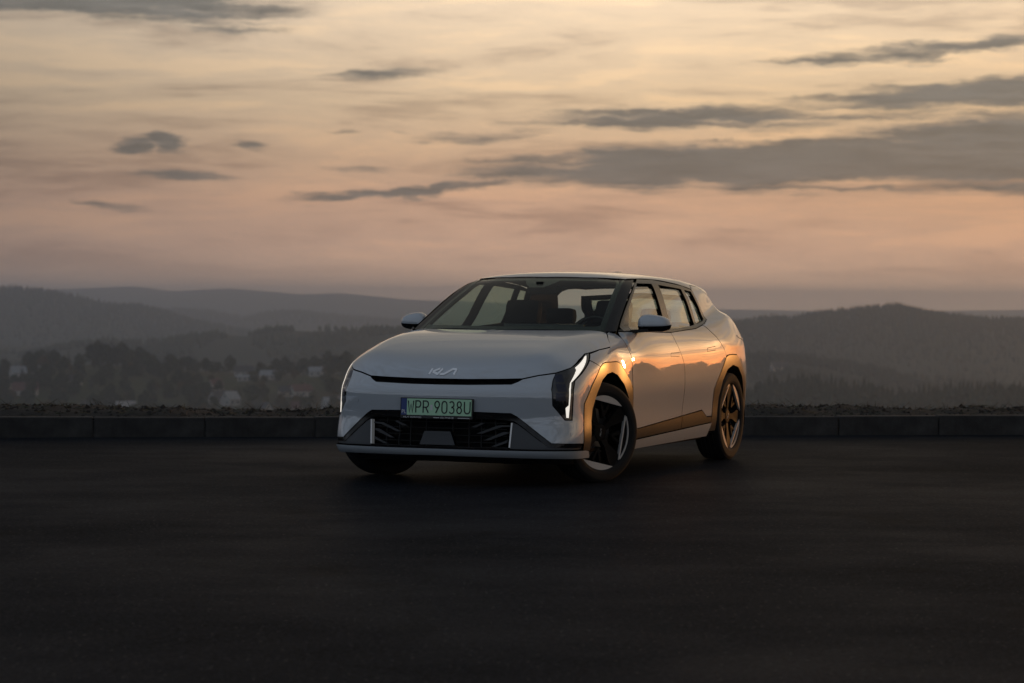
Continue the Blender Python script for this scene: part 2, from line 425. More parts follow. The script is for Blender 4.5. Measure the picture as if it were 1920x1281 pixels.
oc = t.new('ShaderNodeTexCoord').outputs['Object']
patch = t.new('ShaderNodeTexVoronoi', {'Vector': t.new('ShaderNodeMapping', {'Vector': oc, 'Rotation': (0, 0, .5), 'Scale': (.011, .006, .01)}).outputs[0], 'Scale': 1.0})
pc = t.ramp(t.new('ShaderNodeSeparateColor', {0: patch.outputs['Color']}).outputs[0], [(0, (.024, .032, .013)), (.35, (.042, .054, .018)), (.6, (.060, .060, .026)), (.85, (.050, .040, .025)), (1, (.032, .04, .016))])
pc = t.mix(t.rng(t.noise(oc, .03, 6, .65), .35, .65, 0, .7), pc, (.03, .038, .018, 1))
ysep = t.new('ShaderNodeSeparateXYZ', {0: oc}).outputs[1]
pc = t.mix(t.rng(ysep, 1680, 1950, 0, .85), pc, (.020, .028, .017, 1))     # wooded slopes further off
t.put(b.inputs['Base Color'], pc); b.inputs['Roughness'].default_value = .95
b.inputs['Specular IOR Level'].default_value = .1
MATS['fields'] = m
hills = obj('hills', pydata('hills', vv, f, True), m)
tag(hills, 'hazy hills and fields beyond the lot', 'hills', kind='structure')
# land around and behind the lot, level with it
v = [(-1500, -1500, -.12), (1500, -1500, -.12), (1500, 24.5, -.12), (-1500, 20.5, -.12)]
pl = obj('plateau', pydata('plateau', v, [(0, 1, 2, 3)]), m)
tag(pl, 'level grassland around the parking area', 'grassland', kind='structure')

# ---------------------------------------------------------------- trees
def crown_mesh(name, seed, h, rx, kind):
    """leafy crown of many small tilted faces gathered in clumps, plus a dark heart"""
    rr = random.Random(seed); v, f = [], []
    def leaf(p, s):
        a = Vector((rr.gauss(0, 1), rr.gauss(0, 1), rr.gauss(0, .7))).normalized(); b_ = a.cross(Vector((rr.gauss(0, 1), rr.gauss(0, 1), rr.gauss(0, 1)))).normalized()
        c = a.cross(b_); n0 = len(v)
        v.extend([p+b_*s, p+c*s*.8, p-b_*s*.9, p-c*s*.7]); f.append((n0, n0+1, n0+2, n0+3))
    if kind == 'round':
        clumps = []
        for _ in range(13):
            th = rr.uniform(0, 6.28); u = rr.uniform(.0, 1); rad = rx*math.sin(math.pi*min(.95, .22+u*.75))*rr.uniform(.35, .85)
            clumps.append((Vector((rad*math.cos(th), rad*math.sin(th), h*(.30+.60*u))), rx*rr.uniform(.30, .50)))
        clumps.append((Vector((0, 0, h*.6)), rx*.62))
        for c, r_ in clumps:
            for _ in range(46):
                d = Vector((rr.gauss(0, 1), rr.gauss(0, 1), rr.gauss(0, 1))).normalized()*r_*rr.uniform(.65, 1.05)
                leaf(c+d, rr.uniform(.35, .70)*rx/4)
    else:
        for lv in range(11):
            u = lv/10; z = h*(.14+.86*u); rad = rx*(1-u)**.85+.12
            for k in range(max(5, int(16*(1-u)))):
                th = rr.uniform(0, 6.28)
                for q in range(3):
                    rq = rad*(.35+.32*q)*rr.uniform(.8, 1.15)
                    leaf(Vector((rq*math.cos(th), rq*math.sin(th), z-rq*.35+rr.uniform(-.3, .3))), rr.uniform(.35, .6)*(.5+.5*(1-u)))
    return pydata(name, v, f)
mat('leaf_dark', (.030, .042, .018), .7, spec=.2, var=.5, vscale=.6)
mat('leaf_mid', (.048, .058, .022), .7, spec=.2, var=.5, vscale=.6)
mat('leaf_autumn', (.080, .062, .022), .7, spec=.2, var=.5, vscale=.6)
mat('needle', (.020, .032, .020), .75, spec=.2, var=.5, vscale=.6)
mat('bark', (.055, .042, .032), .9, var=.3)
def trunk_mesh(name, h, r0, seed):
    rr = random.Random(seed); v, f = [], []
    def limb(p0, p1, a, b_):
        d = (p1-p0).normalized(); x = d.orthogonal().normalized(); y = d.cross(x); n0 = len(v)
        for p, r_ in ((p0, a), (p0.lerp(p1, .5), (a+b_)/2), (p1, b_)):
            for k in range(6): v.append(p+(x*math.cos(k*math.pi/3)+y*math.sin(k*math.pi/3))*r_)
        for s_ in range(2):
            for k in range(6): f.append((n0+s_*6+k, n0+s_*6+(k+1) % 6, n0+s_*6+6+(k+1) % 6, n0+s_*6+6+k))
    limb(Vector((0, 0, -.5)), Vector((0, 0, h*.75)), r0, r0*.35)
    for k in range(5):
        a = rr.uniform(0, 6.28); z0 = h*rr.uniform(.28, .55)
        limb(Vector((0, 0, z0)), Vector((math.cos(a)*h*.22, math.sin(a)*h*.22, z0+h*.22)), r0*.4, r0*.12)
    return pydata(name, v, f)
PROTO = []
for i, (kind, h, rx, mt, lab) in enumerate((
        ('round', 11, 5.0, 'leaf_dark', 'round dark leafy tree'), ('round', 13, 5.2, 'leaf_dark', 'tall dark leafy tree'),
        ('round', 9, 4.4, 'leaf_mid', 'low green leafy tree'), ('round', 10, 4.2, 'leaf_autumn', 'brownish leafy tree'),
        ('cone', 14, 3.0, 'needle', 'pointed dark conifer'))):
    cme = crown_mesh('crown', 40+i, h, rx, kind); cme.materials.append(MATS[mt])
    tme = trunk_mesh('trunk', h, .28, 70+i); tme.materials.append(MATS['bark'])
    PROTO.append((cme, tme, kind, lab))
def land(x, y): return float(terrain(np.array([x]), np.array([y]))[0])
def tree(x, y, k, s, label, group, rz):
    e = empty('conifer' if PROTO[k][2] == 'cone' else 'leafy_tree', (x, y, land(x, y)-.3), rz); e.scale = (s*random.uniform(.9, 1.2), s*random.uniform(.9, 1.2), s)
    tag(e, label, 'tree', group)
    obj('crown', PROTO[k][0], None, e); obj('trunk', PROTO[k][1], None, e)
    return e
def at_px(px, d):
    """sideways offset at distance d for a column of the photograph's width (1920)"""
    return (px-960)/4533.0*d
rt_ = random.Random(11)
HNEAR = []     # filled from HOUSES below: (sideways, distance, phrase)
def tree_label(x, d, k, s):
    size = ('small ' if s < .68 else 'big ' if s > 1.05 else '')
    kind = ('round dark leafy tree', 'tall dark leafy tree', 'low green leafy tree', 'brownish leafy tree', 'pointed dark conifer')[k]
    hx, hd, ph = min(HNEAR, key=lambda q: ((q[0]-x)*1.0)**2+((q[1]-d)*.35)**2)
    rel = 'behind' if d > hd+22 else 'in front of' if d < hd-22 else 'beside'
    return f'{size}{kind} {rel} the {ph}'
HOUSES = [  # column, distance, width, depth, wall height, roof height, turn, wall, roof, label
 (34, 1480, 9, 7, 4.0, 3.6, .5, 'house_wall', 'roof_tin', 'white house with steep pale tin roof above the red-roofed house'),
 (48, 1400, 14, 9, 3.4, 4.2, .1, 'house_wall', 'roof_red', 'long white house with broad red roof at the edge of the village'),
 (2, 1420, 10, 8, 4, 3, -.2, 'house_wall_cream', 'roof_dark', 'cream house with dark roof beside the red-roofed house'),
 (140, 1450, 8, 7, 3.4, 3, .4, 'house_wall', 'roof_dark', 'small white house hidden among dark copse trees'),
 (168, 1360, 9, 7, 3.2, 3, -.3, 'house_wall_cream', 'roof_dark', 'low cream house below the dark copse'),
 (236, 1340, 12, 9, 4.2, 5.0, .75, 'house_wall', 'roof_tin', 'large white house with steep tin gable below the copse'),
 (228, 1305, 12, 5, 2.6, 1.0, .0, 'house_wall', 'roof_tin', 'low pale shed in front of the large gabled house'),
 (305, 1330, 9, 7, 3.2, 3, .4, 'house_wall_cream', 'roof_red', 'cream cottage with red roof near the middle of the village'),
 (457, 1580, 12, 8, 4, 3.4, .15, 'house_wall', 'roof_dark', 'white house with dark roof on the green rise'),
 (460, 1535, 10, 6, 3, 1.4, .1, 'house_wall', 'roof_tin', 'low white barn below the dark-roofed house on the rise'),
 (508, 1550, 13, 8, 3.4, 2.8, -.1, 'house_wall', 'roof_tin', 'wide white house with grey tin roof on the green slope'),
 (597, 1580, 12, 8, 4, 2.5, .1, 'house_wall', 'roof_tin', 'bright white house with flat pale roof near the tall trees'),
 (405, 1470, 7, 7, 4, 3.4, .6, 'house_wall', 'roof_red', 'narrow white house with red roof at the foot of the green slope'),
 (413, 1400, 11, 8, 4, 4, .7, 'house_wall', 'roof_dark', 'white house with turned gable and dark roof in the village'),
 (433, 1390, 8, 8, 4.6, 4.2, .8, 'house_wall', 'roof_tin', 'tall white gabled house with tin roof in the village'),
 (537, 1430, 8, 7, 3.6, 3, .3, 'house_wall_cream', 'roof_dark', 'small cream house with dark roof on the right of the village'),
 (565, 1430, 12, 8, 4, 3.5, .5, 'house_wall', 'roof_red', 'white house with red roof and side gable in the village'),
 (485, 1350, 14, 8, 3.6, 4, -.5, 'house_wall', 'roof_dark', 'long white house with dark roof low in the valley'),
 (562, 1360, 9, 7, 3.4, 3.4, .2, 'house_wall_cream', 'roof_red', 'cream house with red roof low in the valley'),
 (628, 1370, 13, 9, 4.6, 4, .4, 'house_wall', 'roof_tin', 'large white house with tin roof beside the car'),
 (1462, 2050, 14, 9, 4, 4, .2, 'house_wall', 'roof_dark', 'lone pale farmhouse on the wooded slope'),
]
HSHORT = ['steep tin-roofed white house', 'long red-roofed house', 'cream house by the red roof', 'small white house in the copse', 'low cream house', 'large gabled tin-roofed house', 'low pale shed', 'cream red-roofed cottage', 'dark-roofed white house on the rise', 'low white barn', 'wide grey-roofed house on the slope', 'bright white flat-roofed house', 'narrow red-roofed house', 'white house with turned gable', 'tall white gabled house', 'small dark-roofed cream house', 'white red-roofed house with side gable', 'long white house in the valley', 'cream red-roofed house in the valley', 'large tin-roofed house by the car', 'lone pale farmhouse']
HNEAR += [(at_px(h[0], h[1]), h[1], n) for h, n in zip(HOUSES, HSHORT)][:-1]
# the copse crowning the rise
for px, d, k, s in [(62, 1560, 4, .8), (70, 1560, 1, .9), (80, 1555, 1, .95), (90, 1560, 4, .95), (100, 1558, 1, .9), (107, 1560, 0, .9),
                    (172, 1590, 0, 1.3), (183, 1590, 1, 1.25), (193, 1595, 4, 1.15), (201, 1590, 1, 1.1), (211, 1600, 4, 1.45), (218, 1590, 0, 1.2), (228, 1590, 1, 1.25), (238, 1585, 0, 1.15), (245, 1580, 2, 1.3),
                    (256, 1580, 4, 1.1), (263, 1585, 1, 1.1), (272, 1575, 0, 1.15), (286, 1560, 2, 1.2), (314, 1590, 4, .95), (320, 1580, 0, 1.1), (330, 1570, 2, 1.1), (345, 1580, 0, 1.0), (355, 1585, 1, .85), (366, 1580, 2, 1.0),
                    (386, 1590, 1, .8), (400, 1590, 2, .9), (410, 1590, 0, .8), (431, 1590, 1, 1.0), (487, 1590, 0, .9), (518, 1595, 1, .9), (535, 1590, 1, 1.0), (548, 1595, 2, 1.0), (570, 1590, 0, 1.1), (590, 1600, 1, 1.0), (615, 1600, 1, 1.25), (632, 1600, 0, 1.2), (650, 1600, 1, 1.2)]:
    tree(at_px(px, d), d, k, s, tree_label(at_px(px, d), d, k, s), 'trees round the village', rt_.uniform(0, 6.28))
for _ in range(235):
    px = rt_.uniform(-10, 690) if rt_.random() < .6 else rt_.uniform(-10, 400); d = rt_.uniform(1290, 1560)
    if px < 400: k = rt_.choice((0, 1, 0, 1, 3, 4))
    else: k = rt_.choice((2, 3, 2, 0))
    s = rt_.uniform(.5, 1.0)
    tree(at_px(px, d), d, k, s, tree_label(at_px(px, d), d, k, s), 'trees round the village', rt_.uniform(0, 6.28))

# ---------------------------------------------------------------- far woods on the ridges (read as one mass)
def woods(name, spots, label, h0=12.0):
    v, f = [], []; rr = random.Random(len(spots)); zz = terrain(np.array([p[0] for p in spots]), np.array([p[1] for p in spots]))
    for (x, y, con, s), z in zip(spots, zz):
        n0 = len(v); h = h0*s*(1.15 if con else .85); r_ = h*(.17 if con else .34); k = 6
        prof = ((.05, .9), (.35, .75), (.68, .38), (1.0, .02)) if con else ((.1, .55), (.38, 1.0), (.7, .85), (1.0, .12))
        for (u, q) in prof:
            for i in range(k):
                a = i*1.047+u*2+x; w_ = q*r_*rr.uniform(.72, 1.3)
                v.append((x+w_*math.cos(a), y+w_*math.sin(a), z-.5+h*(u+rr.uniform(-.05, .05))))
        for j in range(3):
            for i in range(k):
                f.append((n0+j*k+i, n0+j*k+(i+1) % k, n0+j*k+k+(i+1) % k, n0+j*k+k+i))
    o = obj(name, pydata(name, v, f), MATS['needle'] if 'conifer' in label else MATS['leaf_dark']); tag(o, label, 'woods', kind='stuff')
def ridge_spots(k, n, x0, x1, spread, con, seed, smin_=.7, smax_=1.15, thin=None):
    rr = random.Random(seed); dd, hw, xs, zs = RN[k]; out = []
    while len(out) < n:
        x = rr.uniform(x0, x1); y = dd - abs(rr.gauss(0, spread)) + rr.uniform(-20, 30)
        if thin and mnoise.noise(Vector((x*.012, y*.008, seed))) < thin: continue
        out.append((x, y, rr.random() < con, rr.uniform(smin_, smax_)))
    return out
woods('ridge_woods', ridge_spots('F', 6500, 130, 900, 330, .75, 1), 'dark conifer woods covering the far ridge behind the car', 7.5)
woods('near_ridge_woods', ridge_spots('G', 2200, 60, 460, 200, .6, 2, thin=-.15), 'hazy conifer woods on the lower slope in front of the far ridge', 7)
woods('valley_woods', ridge_spots('H', 1300, 60, 420, 80, .6, 3, thin=-.1), 'conifer woods on the low rise just past the kerb', 10)
woods('far_left_woods', ridge_spots('B', 5000, -1500, -420, 420, .7, 4), 'hazy conifer woods over the tall ridge', 9)
woods('middle_woods', ridge_spots('D', 3600, -760, 60, 220, .4, 5, .6, 1.1, thin=-.05), 'leafy woods on the grey middle ridge', 9)
woods('distant_woods', ridge_spots('C', 1800, -1000, -100, 250, .5, 6), 'faint leafy woods on the distant ridge', 13)
# trees standing round the lot behind and to the right of the viewer, seen in the paintwork
def belt(name, az0, az1, r0, r1, n, seed, hh, label):
    rr = random.Random(seed); v, f = [], []
    for _ in range(n):
        a = R(rr.uniform(az0, az1)); d = rr.uniform(r0, r1); x, y = d*math.sin(a), d*math.cos(a)
        h = hh*rr.uniform(.6, 1.1)*(1+.35*mnoise.noise(Vector((x*.03, y*.03, seed)))); con = rr.random() < .35; r_ = h*(.2 if con else .36)
        prof = ((.0, .5), (.3, .9), (.65, .45), (1.0, .03)) if con else ((.0, .35), (.3, .95), (.65, 1.0), (.88, .6), (1.0, .12))
        n0 = len(v); k = 9
        for (u, q) in prof:
            for i in range(k):
                an = i*2*math.pi/k; w_ = q*r_*rr.uniform(.7, 1.3); v.append((x+w_*math.cos(an), y+w_*math.sin(an), -.3+h*(u+rr.uniform(-.05, .05))))
        for j in range(len(prof)-1):
            for i in range(k): f.append((n0+j*k+i, n0+j*k+(i+1) % k, n0+j*k+k+(i+1) % k, n0+j*k+k+i))
    o = obj(name, pydata(name, v, f), MATS['leaf_dark']); tag(o, label, 'woods', kind='stuff')
belt('hilltop_woods', 100, 320, 200, 290, 1700, 9, 12.0, 'belt of trees round the hilltop lot mirrored in the front bumper')
def leafy_belt(name, az0, az1, r0, r1, n, seed, label):
    rr = random.Random(seed); V, F, MI = [], [], []; base = 0
    src = []
    for cme, tme, kd, lb in PROTO:
        for me in (cme, tme):
            a = np.empty(len(me.vertices)*3); me.vertices.foreach_get('co', a)
            src.append((a.reshape(-1, 3), [tuple(q.vertices) for q in me.polygons]))
    for _ in range(n):
        a = R(rr.uniform(az0, az1)); d = rr.uniform(r0, r1); x, y = d*math.sin(a), d*math.cos(a); k = rr.choice((0, 1, 2, 3, 4)); s = rr.uniform(.55, .85); th = rr.uniform(0, 6.28)
        for q in (0, 1):
            a3, fc = src[2*k+q]; c, sn = math.cos(th), math.sin(th)
            P = np.stack([a3[:, 0]*c-a3[:, 1]*sn, a3[:, 0]*sn+a3[:, 1]*c, a3[:, 2]], 1)*s + np.array([x, y, land(x, y)-.2])
            V.append(P); F += [tuple(i+base for i in f_) for f_ in fc]; base += len(P)
    o = obj(name, pydata(name, np.concatenate(V), F), MATS['leaf_dark']); tag(o, label, 'woods', kind='stuff')
leafy_belt('roadside_woods', 27, 100, 225, 300, 330, 10, 'belt of trees along the hilltop mirrored in the doors')

# ---------------------------------------------------------------- village houses
mat('house_wall', (.38, .37, .35), .9, var=.12, vscale=.5)
mat('house_wall_cream', (.32, .28, .22), .9, var=.12, vscale=.5)
mat('roof_red', (.11, .05, .04), .85, var=.3, vscale=1.0)
mat('roof_dark', (.05, .048, .05), .8, var=.3, vscale=1.0)
mat('roof_tin', (.22, .23, .24), .5, var=.15, vscale=1.0)
mat('far_pane', (.03, .035, .04), .1)
mat('brick_stack', (.2, .1, .07), .9)
def house(x, y, w_, d_, hw_, hr, rz, wall, roof, label):
    z = land(x, y)
    e = empty('house', (x, y, z-.4), rz); tag(e, label, 'house', 'village houses')
    bm = bmesh.new()
    pts = [(-w_/2, -d_/2, 0), (w_/2, -d_/2, 0), (w_/2, d_/2, 0), (-w_/2, d_/2, 0), (-w_/2, -d_/2, hw_), (w_/2, -d_/2, hw_), (w_/2, d_/2, hw_), (-w_/2, d_/2, hw_), (-w_/2, 0, hw_+hr-.15), (w_/2, 0, hw_+hr-.15)]
    me = pydata('wall', pts, [(0, 1, 5, 4), (1, 2, 6, 9, 5), (2, 3, 7, 6), (3, 0, 4, 8, 7)]); bm.free()
    obj('wall', me, MATS[wall], e)
    o_ = .45; k = hr/(d_/2); zl = hw_-o_*k
    rp = []
    for sx in (-w_/2-o_, w_/2+o_):
        for (yy, zz) in ((-d_/2-o_, zl), (0, hw_+hr), (d_/2+o_, zl), (d_/2+o_, zl-.22), (0, hw_+hr-.22), (-d_/2-o_, zl-.22)): rp.append((sx, yy, zz+.05))
    rf = [(0, 6, 7, 1), (1, 7, 8, 2), (2, 8, 9, 3), (3, 9, 10, 4), (4, 10, 11, 5), (5, 11, 6, 0), (0, 1, 4, 5), (1, 2, 3, 4), (6, 11, 10, 7), (7, 10, 9, 8)]
    ro = obj('roof', pydata('roof', rp, rf), MATS[roof], e)
    bm = bmesh.new(); box(bm, (w_*.22, .6, hw_+hr*.95+.3), (.6, .6, 1.5)); obj('chimney', bm_mesh('chimney', bm), MATS['brick_stack'], ro)
    def win(cx, cy, cz, ww, wh, axis):
        bm = bmesh.new(); box(bm, (cx, cy, cz), (ww, .12, wh) if axis == 'x' else (.12, ww, wh)); obj('window', bm_mesh('window', bm), MATS['far_pane'], e)
    n = max(2, int(w_/3.2))
    for i in range(n):
        cx = -w_/2+w_*(i+.5)/n; win(cx, -d_/2, hw_*.55, 1.1, 1.3, 'x')
    for sx in (-1, 1): win(sx*w_/2, 0, hw_+hr*.3, 1.0, 1.1, 'y'); win(sx*w_/2, -d_*.22, hw_*.5, 1.0, 1.2, 'y')
for (px, d, a, b_, c, e_, rz, wl, rf, lb) in HOUSES:
    house(at_px(px, d), d, a, b_, c, e_, rz, wl, rf, lb)

# ---------------------------------------------------------------- air
hm = bpy.data.materials.new('haze'); hm.use_nodes = True
t = NT(hm.node_tree); t.n.clear()
pv = t.new('ShaderNodeVolumePrincipled', {'Color': (.60, .76, 1.0, 1), 'Density': 0.00019, 'Anisotropy': .55})
t.new('ShaderNodeOutputMaterial', {'Volume': pv.outputs[0]})
bm = bmesh.new(); box(bm, (0, 4600, -17), (46000, 17000, 190))
hz = obj('haze', bm_mesh('haze', bm), hm)
tag(hz, 'pale evening haze lying over the valley and hills', 'haze', kind='stuff')

# ================================================================ the car
# The body is one smooth solid written as a signed field (x sideways, y backwards from the front axle, z up);
# every panel is an outline on that solid, meshed and given folded edges so that the shut lines are real gaps.
class Spl:
    """natural cubic spline basis over knots t (linear extrapolation)"""
    def __init__(s,t):
        t=np.array(t,float);n=len(t);h=np.diff(t);A=np.eye(n);R=np.zeros((n,n))
        for i in range(1,n-1):
            A[i,i-1]=h[i-1]/6;A[i,i]=(h[i-1]+h[i])/3;A[i,i+1]=h[i]/6
            R[i,i-1]=1/h[i-1];R[i,i]=-1/h[i-1]-1/h[i];R[i,i+1]=1/h[i]
        s.t=t;s.h=h;s.M=np.linalg.solve(A,R)
    def B(s,x):
        x=np.asarray(x,float);xc=np.clip(x,s.t[0],s.t[-1]);i=np.clip(np.searchsorted(s.t,xc)-1,0,len(s.t)-2)
        h=s.h[i];a=(s.t[i+1]-xc)/h;b=1-a;I=np.eye(len(s.t))
        w=a[:,None]*I[i]+b[:,None]*I[i+1]+((a**3-a)*h*h/6)[:,None]*s.M[i]+((b**3-b)*h*h/6)[:,None]*s.M[i+1]
        e=x-xc
        if np.any(e!=0):
            d=(I[i+1]-I[i])/h[:,None]+(-(3*a*a-1)*h/6)[:,None]*s.M[i]+((3*b*b-1)*h/6)[:,None]*s.M[i+1]
            w=w+e[:,None]*d
        return w
class F1:
    def __init__(s,t,v): s.s=Spl(t);s.v=np.array(v,float)
    def __call__(s,x): return s.s.B(x)@s.v
class F2:
    def __init__(s,ty,tz,V): s.a=Spl(ty);s.b=Spl(tz);s.V=np.array(V,float)   # V[z][y]
    def __call__(s,y,z): return np.einsum('ni,ji,nj->n',s.a.B(y),s.V,s.b.B(z))
def smin(a,b,k):
    h=np.maximum(k-np.abs(a-b),0)/k
    return np.minimum(a,b)-h**3*k/6
def smax(a,b,k): return -smin(-a,-b,k)
# ---- lower body -------------------------------------------------------
SIDE=F2([-.8,-.4,0,.25,.5,1,1.6,2.2,2.7,3.1,3.5],[.15,.28,.45,.62,.75,.86,.96,1.04,1.14,1.3],[
 [.840,.880,.868,.862,.858,.855,.855,.858,.865,.850,.780],
 [.880,.915,.908,.901,.896,.893,.893,.896,.908,.892,.830],
 [.870,.913,.917,.911,.907,.904,.904,.908,.919,.905,.850],
 [.845,.904,.920,.914,.913,.914,.915,.918,.926,.912,.860],
 [.820,.892,.916,.902,.908,.909,.910,.915,.925,.910,.855],
 [.785,.870,.902,.884,.898,.896,.897,.903,.915,.898,.840],
 [.780,.850,.875,.861,.868,.868,.872,.880,.893,.873,.810],
 [.730,.810,.836,.832,.836,.838,.842,.850,.862,.840,.770],
 [.660,.750,.780,.782,.785,.790,.795,.803,.810,.785,.710],
 [.530,.630,.665,.672,.680,.690,.690,.695,.700,.670,.590]])
F0=F1([.15,.20,.235,.28,.36,.45,.53,.60,.635,.66,.69,.72,.76,.80,.88,1.0],[-.745,-.826,-.853,-.856,-.852,-.850,-.850,-.849,-.845,-.834,-.812,-.790,-.763,-.735,-.66,-.52])
HC=F1([-.9,-.75,-.47,-.33,-.14,.07,.3,.6],[.715,.802,.918,.957,1.001,1.032,1.055,1.075])
def phi_low(P):
    x=np.abs(P[:,0]);y=P[:,1];z=P[:,2]
    ds=SIDE(y,z)-x
    w=np.clip((z-.25)/.25,0,1);w=w*w*(3-2*w)
    df=(y-F0(z)-(.095+.055*w)*x**2-(.22-.02*w)*x**4)*.93
    dc=HC(y)-.025*x**2-z
    de=(HC(y)-.55*(x-.70-.06*(y-.3))-z)*.88
    dt=np.where(y>.5,9.,smin(dc,de,.06))
    dr=(3.56-.10*x**2-.12*x**4-1.1*np.maximum(z-.85,0)**2-1.2*np.maximum(.5-z,0)**2-y)
    a=smin(ds,df,.20)
    a=smin(a,dt,.08)
    return smin(a,dr,.22)
# ---- greenhouse -------------------------------------------------------
GS=F2([.2,.6,1.0,1.6,2.2,2.6,3.0,3.4],[1.0,1.15,1.30,1.42,1.5],[
 [.800,.830,.845,.850,.840,.818,.770,.690],
 [.735,.765,.782,.790,.782,.762,.715,.635],
 [.668,.700,.718,.728,.722,.704,.656,.575],
 [.598,.632,.652,.664,.660,.642,.594,.515],
 [.545,.580,.602,.614,.612,.594,.546,.468]])
RC=F1([.9,1.2,1.5,1.8,2.2,2.6,3.0,3.4],[1.425,1.463,1.480,1.485,1.478,1.455,1.415,1.36])
WP=F1([.95,1.05,1.15,1.25,1.35,1.43,1.5],[.030,.226,.430,.642,.868,1.068,1.265])
def phi_top(P):
    x=np.abs(P[:,0]);y=P[:,1];z=P[:,2]
    ds=(GS(y,z)-x)*.93
    df=(y-WP(z)-.37*x**2)*.44
    dt=RC(y)-.085*x**2-.10*x**4-z
    dr=(3.50-(z-1.0)*.95-.16*x**2-y)*.72
    a=smin(ds,dt,.09)
    a=smin(a,df,.04)
    a=smin(a,z-.985,.03)
    return smin(a,dr,.08)
def phi(P):
    y=P[:,1]
    k=.02+.16*np.clip((y-2.2)/.8,0,1)
    a=phi_low(P)
    # belt plane closes the lower body
    zb=1.045+.09*np.clip((y-1.7)/1.3,0,1)**2
    a=smin(a,np.where(y>.45,zb+.02-P[:,2],9.),.06)
    return smax(a,phi_top(P),k)
def grad(fn,P,e=1.5e-3):
    g=np.empty_like(P)
    for i in range(3):
        d=np.zeros(3);d[i]=e;g[:,i]=(fn(P+d)-fn(P-d))
    return g/np.maximum(np.linalg.norm(g,axis=1),1e-9)[:,None]
def cast(fn,O,D,tmax,n=120,off=0.):
    """first outside->inside crossing of fn=off along O+tD"""
    O=np.atleast_2d(O).astype(float);D=np.atleast_2d(D).astype(float)
    ts=np.linspace(0,tmax,n);prev=fn(O)-off;lo=np.full(len(O),np.nan);hi=lo.copy()
    for i in range(1,n):
        cur=fn(O+D*ts[i])-off
        m=np.isnan(lo)&(prev<0)&(cur>=0);lo[m]=ts[i-1];hi[m]=ts[i];prev=cur
    for _ in range(26):
        mid=(lo+hi)/2;c=fn(O+D*np.nan_to_num(mid)[:,None])-off
        lo=np.where(c<0,mid,lo);hi=np.where(c<0,hi,mid)
    return O+D*((lo+hi)/2)[:,None]
def a_of(P):
    P=np.atleast_2d(P);x=np.abs(P[:,0]);y=P[:,1]
    return np.where(y>=0,y,-np.arctan2(-np.minimum(y,0),np.maximum(x,1e-9)))
def wrap(A,off=0.,fn=phi_low):
    """A: (a,z) -> point on body"""
    A=np.atleast_2d(A);a=A[:,0];th=np.maximum(-a,0)
    d=np.stack([np.cos(th),-np.sin(th),0*th],1);O=np.stack([0*a,np.maximum(a,0),A[:,1]],1)
    return cast(fn,O+d*1.35,-d,1.3,off=off)
def side(A,off=0.,fn=phi):
    A=np.atleast_2d(A);n=len(A);O=np.stack([np.full(n,1.3),A[:,0],A[:,1]],1)
    return cast(fn,O,np.tile([-1.,0,0],(n,1)),1.29,off=off)
def topd(A,off=0.,fn=phi_low):
    A=np.atleast_2d(A);n=len(A);O=np.stack([A[:,0],A[:,1],np.full(n,1.7)],1)
    return cast(fn,O,np.tile([0.,0,-1],(n,1)),1.5,off=off)
def frontd(A,off=0.,fn=phi_top):
    A=np.atleast_2d(A);n=len(A);O=np.stack([A[:,0],np.full(n,-1.2),A[:,1]],1)
    return cast(fn,O,np.tile([0.,1,0],(n,1)),3.,off=off)

def rear_d(A, off=0., fn=phi):
    A = np.atleast_2d(A); n = len(A); O = np.stack([A[:, 0], np.full(n, 4.2), A[:, 1]], 1)
    return cast(fn, O, np.tile([0., -1, 0], (n, 1)), 2.6, off=off)
def obl(A, off=0., fn=phi_top):
    A = np.atleast_2d(A); n = len(A); k = math.sqrt(.5)
    O = np.stack([A[:, 0]*k+1.2*k, A[:, 0]*k-1.2*k, A[:, 1]], 1)
    return cast(fn, O, np.tile([-k, k, 0.], (n, 1)), 2.2, off=off)
DOM = {'W': (wrap, phi_low), 'S': (side, phi), 'T': (topd, phi_low), 'R': (lambda A, off=0.: topd(A, off, phi_top), phi_top), 'F': (frontd, phi_top), 'B': (rear_d, phi), 'Q': (obl, phi_top)}

def dens(p, sp):
    p = np.asarray(p, float); out = []
    for a, b_ in zip(p, np.roll(p, -1, 0)):
        n = max(1, int(np.ceil(np.hypot(*(b_-a))/sp)))
        for i in range(n): out.append(a+(b_-a)*i/n)
    return np.array(out)
def rnd(p, it=2, keep=()):
    """corner cutting, leaving the kept corners sharp"""
    p = [tuple(q)+((i in keep),) for i, q in enumerate(p)]
    for _ in range(it):
        o = []
        n = len(p)
        for i in range(n):
            a, b_, c = p[i-1], p[i], p[(i+1) % n]
            if b_[2]: o.append(b_)
            else:
                o.append((b_[0]*.75+a[0]*.25, b_[1]*.75+a[1]*.25, False)); o.append((b_[0]*.75+c[0]*.25, b_[1]*.75+c[1]*.25, False))
        p = o
    return [q[:2] for q in p]
def inset(p, d, half=False):
    p = np.asarray(p, float)
    q = [p[0]]
    for r_ in p[1:]:
        if np.hypot(*(r_-q[-1])) > 1e-6: q.append(r_)
    p = np.array(q)
    A = .5*np.sum(p[:, 0]*np.roll(p[:, 1], -1)-np.roll(p[:, 0], -1)*p[:, 1]); s = 1 if A > 0 else -1
    e1 = p-np.roll(p, 1, 0); e2 = np.roll(p, -1, 0)-p
    n1 = np.stack([-e1[:, 1], e1[:, 0]], 1)/np.maximum(np.hypot(*e1.T), 1e-9)[:, None]*s
    n2 = np.stack([-e2[:, 1], e2[:, 0]], 1)/np.maximum(np.hypot(*e2.T), 1e-9)[:, None]*s
    b_ = n1+n2; L = np.maximum(np.sum(b_*b_, 1), .35)
    return p+b_*(2*d/L)[:, None]
